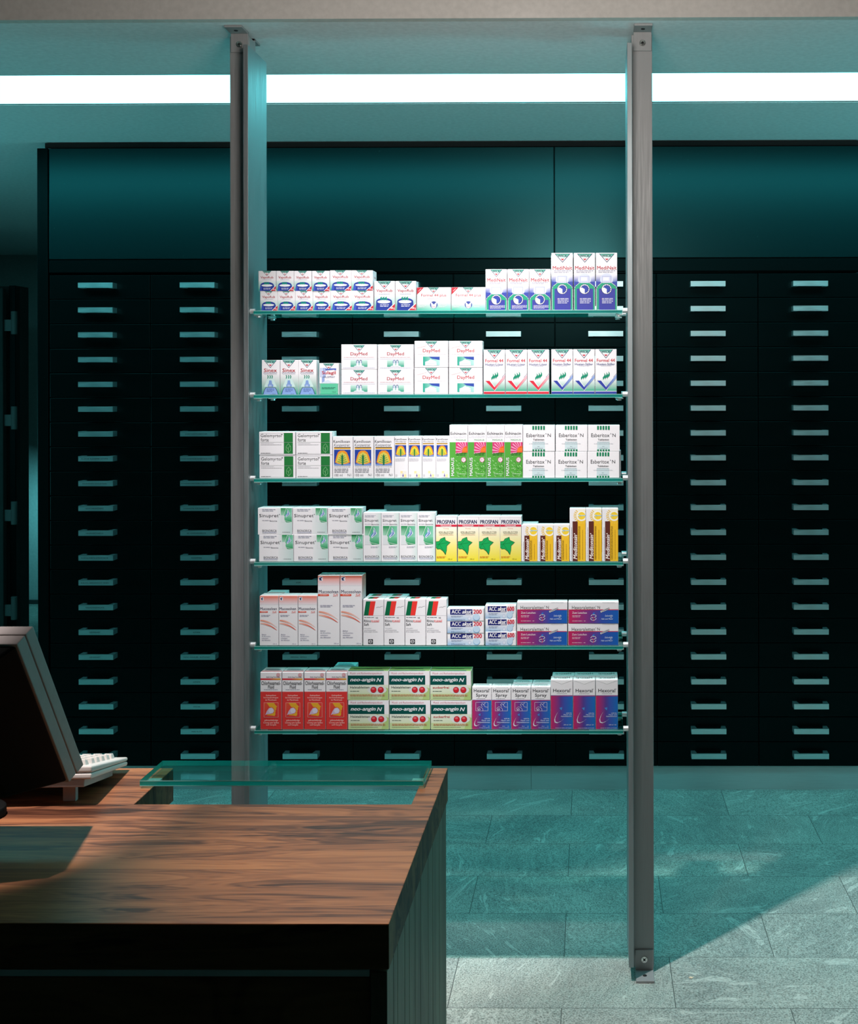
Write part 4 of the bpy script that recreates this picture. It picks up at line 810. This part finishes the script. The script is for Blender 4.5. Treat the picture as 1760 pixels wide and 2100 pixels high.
@kind('hexo', (963, 225, 1152, 650), 45.4, 101.6, .045, 'tall white, pink and blue mouth rinse carton')
def _(p):
    hexgrad(p, 963, 1152, 362, 648); p.poly([(966, 228), (1150, 228), (1058, 262)], (250, 249, 251)); p.text('Hexoral', (984, 302, 1128, 331), (62, 62, 68), .014); p.ell(1134, 304, 3, 3, GREY); p.bars(1014, 341, 1102, 347, 1, GREY)
    swoosh(p, [(1050, 475), (1022, 505), (1005, 535), (996, 565), (1000, 588), (1020, 594), (1048, 582), (1076, 560)], [(1036, 466), (1062, 460), (1056, 488)])
    for t, bb in (('wirkt bei', (1094, 505, 1142, 515)), ('Mund- und', (1072, 519, 1142, 529)), ('Halsinfektionen', (1050, 533, 1142, 543)), ('200 ml  N1', (1072, 606, 1138, 615)), ('Lösung zum Spülen und Gurgeln', (1002, 634, 1142, 642))): p.text(t, bb, (216, 222, 244), .02, .2)
    p.plane = 'top'; p.text('Hexoral', (990, .35, 1125, .75), (60, 66, 70), .02, 0, 180); p.rect(965, .96, 1150, 1, (110, 110, 120))

SHELFPL = {}
def place(kd, xs, shelf, yb, row='', depth_off=0.0, back=False, phrase=None, grp=True, side=None):
    """xs: left edges in the photograph; yb: y of the box bottoms"""
    K = KINDS[kd]; me = make(kd); rnd = random.Random(kd + str(shelf) + row)
    n = len(xs)
    for i, x in enumerate(xs):
        yb_i = yb[i] if isinstance(yb, (list, tuple)) else yb
        p = at(x, yb_i, BD + depth_off)
        o = bpy.data.objects.new('medicine_box', me); COL.objects.link(o)
        w = K['w'] * MPP * .997; a = math.radians(rnd.uniform(-.25, .25)) if not back else math.radians(rnd.uniform(-1, 1))
        z = SZ[shelf] + .0002 if (row in ('', 'lower row') ) else p.z
        if phrase: lab = phrase[i]
        else:
            where = {'': '', 'upper row': 'upper row, ', 'lower row': 'lower row, ', 'middle row': 'middle row, '}[row]
            pos = '' if n == 1 else (['left one of two', 'right one of two'][i] if n == 2 else (['leftmost', 'second from left', 'third from left', 'fourth from left', 'fifth', 'sixth'][i] if i < n - 1 else 'rightmost')) + ', '
            lab = K['look'] + ', ' + pos + where + SNAME[shelf]
        o['label'] = lab; o['category'] = K['cat']; o['group'] = K['look'] + 's on the ' + SNAME[shelf]
        o.location = (p.x + (random.uniform(0, .0002)), BD + depth_off + rnd.uniform(0, .0015) * (0 if back else 1), z); o.rotation_euler = (0, 0, a)
        o.scale = (.997, 1, 1)
# top shelf
place('vapor_s', [530, 566.8, 603, 640], 0, 597.1, 'upper row'); place('vapor_s', [533.4, 569.5, 605.7, 641.8], 0, 637.8, 'lower row')
place('vapor_m', [676.8, 721], 0, 596.2, 'upper row'); place('vapor_m', [678, 722], 0, 637.5, 'lower row')
place('vapor_l', [767.7, 810.9], 0, 637.2); place('f44plus', [855, 926], 0, 636.6)
place('medi_s', [996, 1041, 1085.6], 0, 635.8); place('medi_t', [1131.3, 1177, 1222.4], 0, 635)
place('medi_t', [1130.5], 0, 632, '', .066, True, ['tall white syrup carton behind the leftmost tallest one, top shelf, left edge showing'])
# second shelf
place('sinex', [537, 575, 612.2], 1, 809.5); place('sula', [655], 1, 809.3)
place('dayA', [700, 775], 1, 809.3, 'lower row'); place('dayA', [700, 775], 1, 757.6, 'upper row')
place('dayB', [850, 920.7], 1, 808.6, 'lower row'); place('dayB', [850.4, 920.7], 1, 753.7, 'upper row')
place('f44l', [992, 1037, 1082], 1, 807.7); place('f44s', [1131, 1175.8, 1220.8], 1, 807.5)
# third shelf
place('gelo', [532, 607.3], 2, 981.3, 'lower row'); place('gelo', [531.4, 607.3], 2, 933, 'upper row')
place('kamk', [682.6, 725, 767.4], 2, 980.9); place('kamm', [809.4, 837.7, 866.1, 894.4], 2, 980.6)
place('echi', [922.3, 960, 997.6, 1035], 2, 980); place('esbe', [1072.8, 1139, 1205], 2, 979.8, 'lower row'); place('esbe', [1073, 1139.8, 1206], 2, 925.7, 'upper row')
place('esbe', [1209.5], 2, 976, '', .058, True, ['white green-dashed carton behind the rightmost lower one, third shelf down'])
# fourth shelf
place('sinu', [531.2, 602.6, 674], 3, 1152.5, 'lower row'); place('sinu', [528.6, 600.2, 672.3], 3, 1096.8, 'upper row')
place('sinud', [745.4, 782.4, 819.3, 856.2], 3, 1152.1); place('pros', [894, 939, 982.6, 1026.1], 3, 1151)
place('meds', [1069.8, 1102.6, 1135.4], 3, 1150.4); place('medt', [1168.7, 1201.9, 1235.4], 3, 1150.4)
place('sinud', [752.5], 3, 1145, '', .048, True, ['slim white drops carton half hidden behind the leftmost front one, fourth shelf down'])
place('meds', [1071.5], 3, 1146, '', .048, True, ['short yellow drops carton half hidden behind the leftmost front one, fourth shelf down'])
# fifth shelf
place('mucs', [532.7, 572.2, 611.7], 4, 1324, ''); place('muct', [652, 698], 4, 1324)
place('rhin', [745, 787.8, 831, 874], 4, 1323.7); place('acc2', [917.4], 4, 1323, 'lower row'); place('acc2', [917.2], 4, 1298.4, 'middle row'); place('acc2', [917], 4, 1273.4, 'upper row')
place('acc6', [995.6], 4, 1322.9, 'lower row'); place('acc6', [995.4], 4, 1296.3, 'middle row'); place('acc6', [995.2], 4, 1269.4, 'upper row')
place('hexl', [1060.3, 1165.4], 4, 1322.8, 'lower row'); place('hexl', [1060.6, 1165.8], 4, 1278.6, 'upper row')
place('mucs', [547], 4, 1316, '', .054, True, ['shorter salmon syrup carton behind the leftmost front one, fifth shelf down'])
place('rhin', [752, 794], 4, 1317, '', .049, True, ['white flag-marked syrup carton behind the leftmost front one, fifth shelf down', 'white flag-marked syrup carton behind the second front one, fifth shelf down'])
# bottom shelf
place('chlo', [534, 578.8, 624, 668.7], 5, 1496.7); place('neoh', [714, 799], 5, 1496.2, 'lower row'); place('neoz', [884], 5, 1496, 'lower row')
place('neoh', [713, 797.8], 5, 1435.9, 'upper row'); place('neoz', [882.4], 5, 1435.9, 'upper row')
place('hexs', [968.5, 1008.6, 1048.9, 1089.6], 5, 1495.6); place('hexo', [1129.8, 1176, 1222.3], 5, 1495.2)
place('chlo', [684.5], 5, 1486, '', .066, True, ['tall mouthwash carton behind the rightmost red one, bottom shelf, pale top showing'])
place('hexs', [1052.5, 1092.5], 5, 1489, '', .046, True, ['short spray carton behind the third front one, bottom shelf', 'short spray carton behind the fourth front one, bottom shelf'])
place('hexo', [1133, 1178.5, 1222.5], 5, 1488, '', .050, True, ['tall mouth rinse carton behind the leftmost front one, bottom shelf', 'tall mouth rinse carton behind the middle front one, bottom shelf', 'tall mouth rinse carton behind the rightmost front one, bottom shelf'])

# ------------------------------------------------------------------ counter
TZ = .95; Y0 = 1.643; Y1 = 2.312; TH = .060
XRt = at(798, 1895, Y0).x; XLt = -1.75
nx0 = at(274, 1650, 2.11).x; nx1 = at(843, 1650, 2.11).x; ny0 = 2.112
R = thing('counter', 'walnut-topped sales counter with dark body in the left foreground', 'counter', ((XLt + XRt) / 2, (Y0 + Y1) / 2, 0))
o_ = Vector(R.location)
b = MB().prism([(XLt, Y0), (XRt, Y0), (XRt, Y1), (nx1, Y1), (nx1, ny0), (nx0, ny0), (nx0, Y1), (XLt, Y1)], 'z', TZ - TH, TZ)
b.mi = [0, 0] + [1] * (len(b.mi) - 2); wt = b.build('worktop', ['walnut', 'walnut_d'], R, o_, .0015)  # edge and notch faces: darker walnut copy, shade put into the colour
XS = XRt - .003; zb_ = TZ - TH - .004
# side: vertical boards
edges = [Y0 + .002, 1.70, 1.735, 1.80, 1.845, 1.905, 1.965, 2.055, 2.115, 2.205, Y1 - .002]
sb = MB()
for a, c in zip(edges, edges[1:]): sb.box(XS - .022, XS, a + .0012, c - .0012, .012, zb_)
sb.build('side_panel', 'walnut_v', R, o_, .0012)
MB().box(XLt + .02, XS - .006, Y0 + .004, Y1 - .006, .012, zb_ - .012).build('body', 'lacquer', R, o_) if False else None
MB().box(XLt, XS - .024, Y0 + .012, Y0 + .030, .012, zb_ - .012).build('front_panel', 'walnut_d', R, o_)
MB().box(XLt, XS - .024, Y0 + .008, Y0 + .03, zb_ - .0085, zb_).build('metal_strip', 'plinth', R, o_)
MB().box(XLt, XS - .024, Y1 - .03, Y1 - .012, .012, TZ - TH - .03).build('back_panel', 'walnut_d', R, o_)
MB().box(XLt, XS - .03, Y0 + .04, Y1 - .04, 0, .012).build('base', 'black', R, o_)
# glass ledge lying in the notch
G = thing('glass_ledge', 'clear green glass ledge lying over the cut-out of the counter', 'glass ledge', ((nx0 + nx1) / 2, 2.25, TZ))
o_ = Vector(G.location)
gz = TZ + .0135; g0 = at(293, 1617, 2.21); gl = g0.x; gr = at(868.5, 1617, 2.20).x
pane(gl, gr, 2.195, 2.312, gz - .0095, gz).build('glass_pane', ['glass', 'glass_edge', 'arris'], G, o_)
for x in (gl + .012, gr - .012):
    MB().box(x - .012, x + .012, 2.215, 2.24, TZ - .0005 if False else TZ + .0002, gz - .0098).build('support_pad', 'pin', G, o_)
# ------------------------------------------------------------------ monitor
B0 = at(172, 1568, 2.0); xr = B0.x; bz = B0.z; by = 2.0
T1 = at(75, 1284, 1.82); tvec = Vector((0, T1.y - by, T1.z - bz)); LN = tvec.length; tvec.normalize(); nvec = Vector((0, tvec.z, -tvec.y))  # towards the screen
xl = xr - .40
base = Vector((xr - .2, 1.93, TZ))
Mo = thing('computer_monitor', 'beige-topped computer monitor seen from behind, tilted back on counter', 'monitor', base)
def slab(x0, x1, s0, s1, q0, q1, k=.3):   # s along height, q behind the screen plane
    e0 = max(q0, 0) * k; e1 = max(q1, 0) * k
    P_ = lambda x, s, q: Vector((x, by, bz)) + tvec * s - nvec * q
    return MB().hexa([P_(x0 + e0, s0, q0), P_(x1 - e0, s0, q0), P_(x1 - e1, s0, q1), P_(x0 + e1, s0, q1)], [P_(x0 + e0, s1, q0), P_(x1 - e0, s1, q0), P_(x1 - e1, s1, q1), P_(x0 + e1, s1, q1)])
slab(xl, xr, 0, LN, 0, .0165).build('bezel', 'beige', Mo, base, .0015)
slab(xl + .0008, xr - .0008, .0008, LN - .0008, .0172, .0345).build('rear_frame', 'beige', Mo, base, .0015)
slab(xl + .02, xr - .02, .02, LN - .02, -.0006, .002).build('screen', 'screen', Mo, base)
P_ = lambda x, s, q: Vector((x, by, bz)) + tvec * s - nvec * q
b = MB().hexa([P_(xl + .013, .004, .0345), P_(xr - .013, .004, .0345), P_(xr - .085, .03, .085), P_(xl + .085, .03, .085)],
              [P_(xl + .013, LN - .004, .0345), P_(xr - .013, LN - .004, .0345), P_(xr - .085, LN - .03, .085), P_(xl + .085, LN - .03, .085)])
bs = b.build('back_shell', 'dark_shell', Mo, base, .003)
vb = MB()
for k in range(22):
    s = .05 + k * .0095
    a0 = P_(xr - .082, s, .0872); vb.hexa([P_(xl + .1, s, .0845), P_(xr - .09, s, .0845), P_(xr - .09, s, .0862), P_(xl + .1, s, .0862)], [P_(xl + .1, s + .004, .0845), P_(xr - .09, s + .004, .0845), P_(xr - .09, s + .004, .0862), P_(xl + .1, s + .004, .0862)])
vb.build('vent_grille', 'grey_shell', Mo, base)
MB().cyl((xr - .24, 2.05, TZ + .014), (xr - .24, 2.0, bz + .02), .03).build('neck', 'dark_shell', Mo, base)
MB().prism([(xr - .24 + .09 * math.cos(a), 2.05 + .06 * math.sin(a)) for a in [math.pi * 2 * i / 32 for i in range(32)]], 'z', TZ + .0003, TZ + .016).build('base', 'dark_shell', Mo, base, .003)
# ------------------------------------------------------------------ keyboard
near = at(187, 1598, 2.10); far = at(262, 1570, 2.295)
kb = thing('keyboard', 'ivory computer keyboard raised on feet behind the monitor', 'keyboard', (far.x - .22, 2.2, TZ))
KO = Vector(kb.location)
ev = (near - far); KL = ev.length; ev.normalize()          # from user edge (far) to back edge (near the monitor)
rv = Vector((ev.y, -ev.x, 0)).normalized() ; rv = rv if rv.x < 0 else -rv   # along the keyboard to the left
up = rv.cross(ev); up = up if up.z > 0 else -up
KP = lambda a, s, h: far + rv * a + ev * s + up * h
def kbox(a0, a1, s0, s1, h0, h1, h0b=None, h1b=None, ins=0):
    h0b = h0 if h0b is None else h0b; h1b = h1 if h1b is None else h1b
    return MB().hexa([KP(a0, s0, h0), KP(a1, s0, h0), KP(a1, s1, h0b), KP(a0, s1, h0b)], [KP(a0 + ins, s0 + ins, h1), KP(a1 - ins, s0 + ins, h1), KP(a1 - ins, s1 - ins, h1b), KP(a0 + ins, s1 - ins, h1b)])
kbox(0, .46, 0, KL, 0.0, .0075, 0, .0095).build('lower_case', 'key', kb, KO, .003, 3)
kbox(0, .46, 0, KL, .0083, .0150, .0103, .0215).build('upper_case', 'key', kb, KO, .004, 3)
kbox(.012, .44, .045, KL - .004, -.013, -.0003).build('stand_tray', 'beige', kb, KO, .002)
km = None
first = None
for r in range(6):
    s = .024 + r * .0265 + (.006 if r == 5 else 0); hh = .0150 + (s / KL) * .0065
    for c in range(10):
        if r == 5 and c in (4, 9): continue
        a = .016 + c * .0195 + (.006 if c > 3 else 0) + (.006 if c > 6 else 0)
        bb = kbox(a, a + .0178, s, s + .0178, hh - .001, hh + .0085, hh - .001, hh + .0095, .0028)
        pc = KP(a, s, hh); bb.build('key', 'key', kb, pc, .001, 1, loc=pc - KO)
for a in (.045, .40):
    q = KP(a, KL - .035, -.013)
    MB().box(q.x - .011, q.x + .011, q.y - .006, q.y + .006, TZ + .0003, q.z).build('foot', 'beige', kb, KO, .0015)
# paper scrap on the floor
p = at(1417, 2006, 3.52); z0 = .0006
sc_ = MB().prism([(-.006, .0), (.002, -.006), (.009, .003), (-.002, .006)], 'z', z0, z0 + .0012).build('paper_scrap', mat('tan_paper', (.75, .58, .42), .8))
sc_.location = (p.x, 3.52, 0); tag(sc_, 'tiny tan paper scrap on the floor right of the post foot', 'scrap')
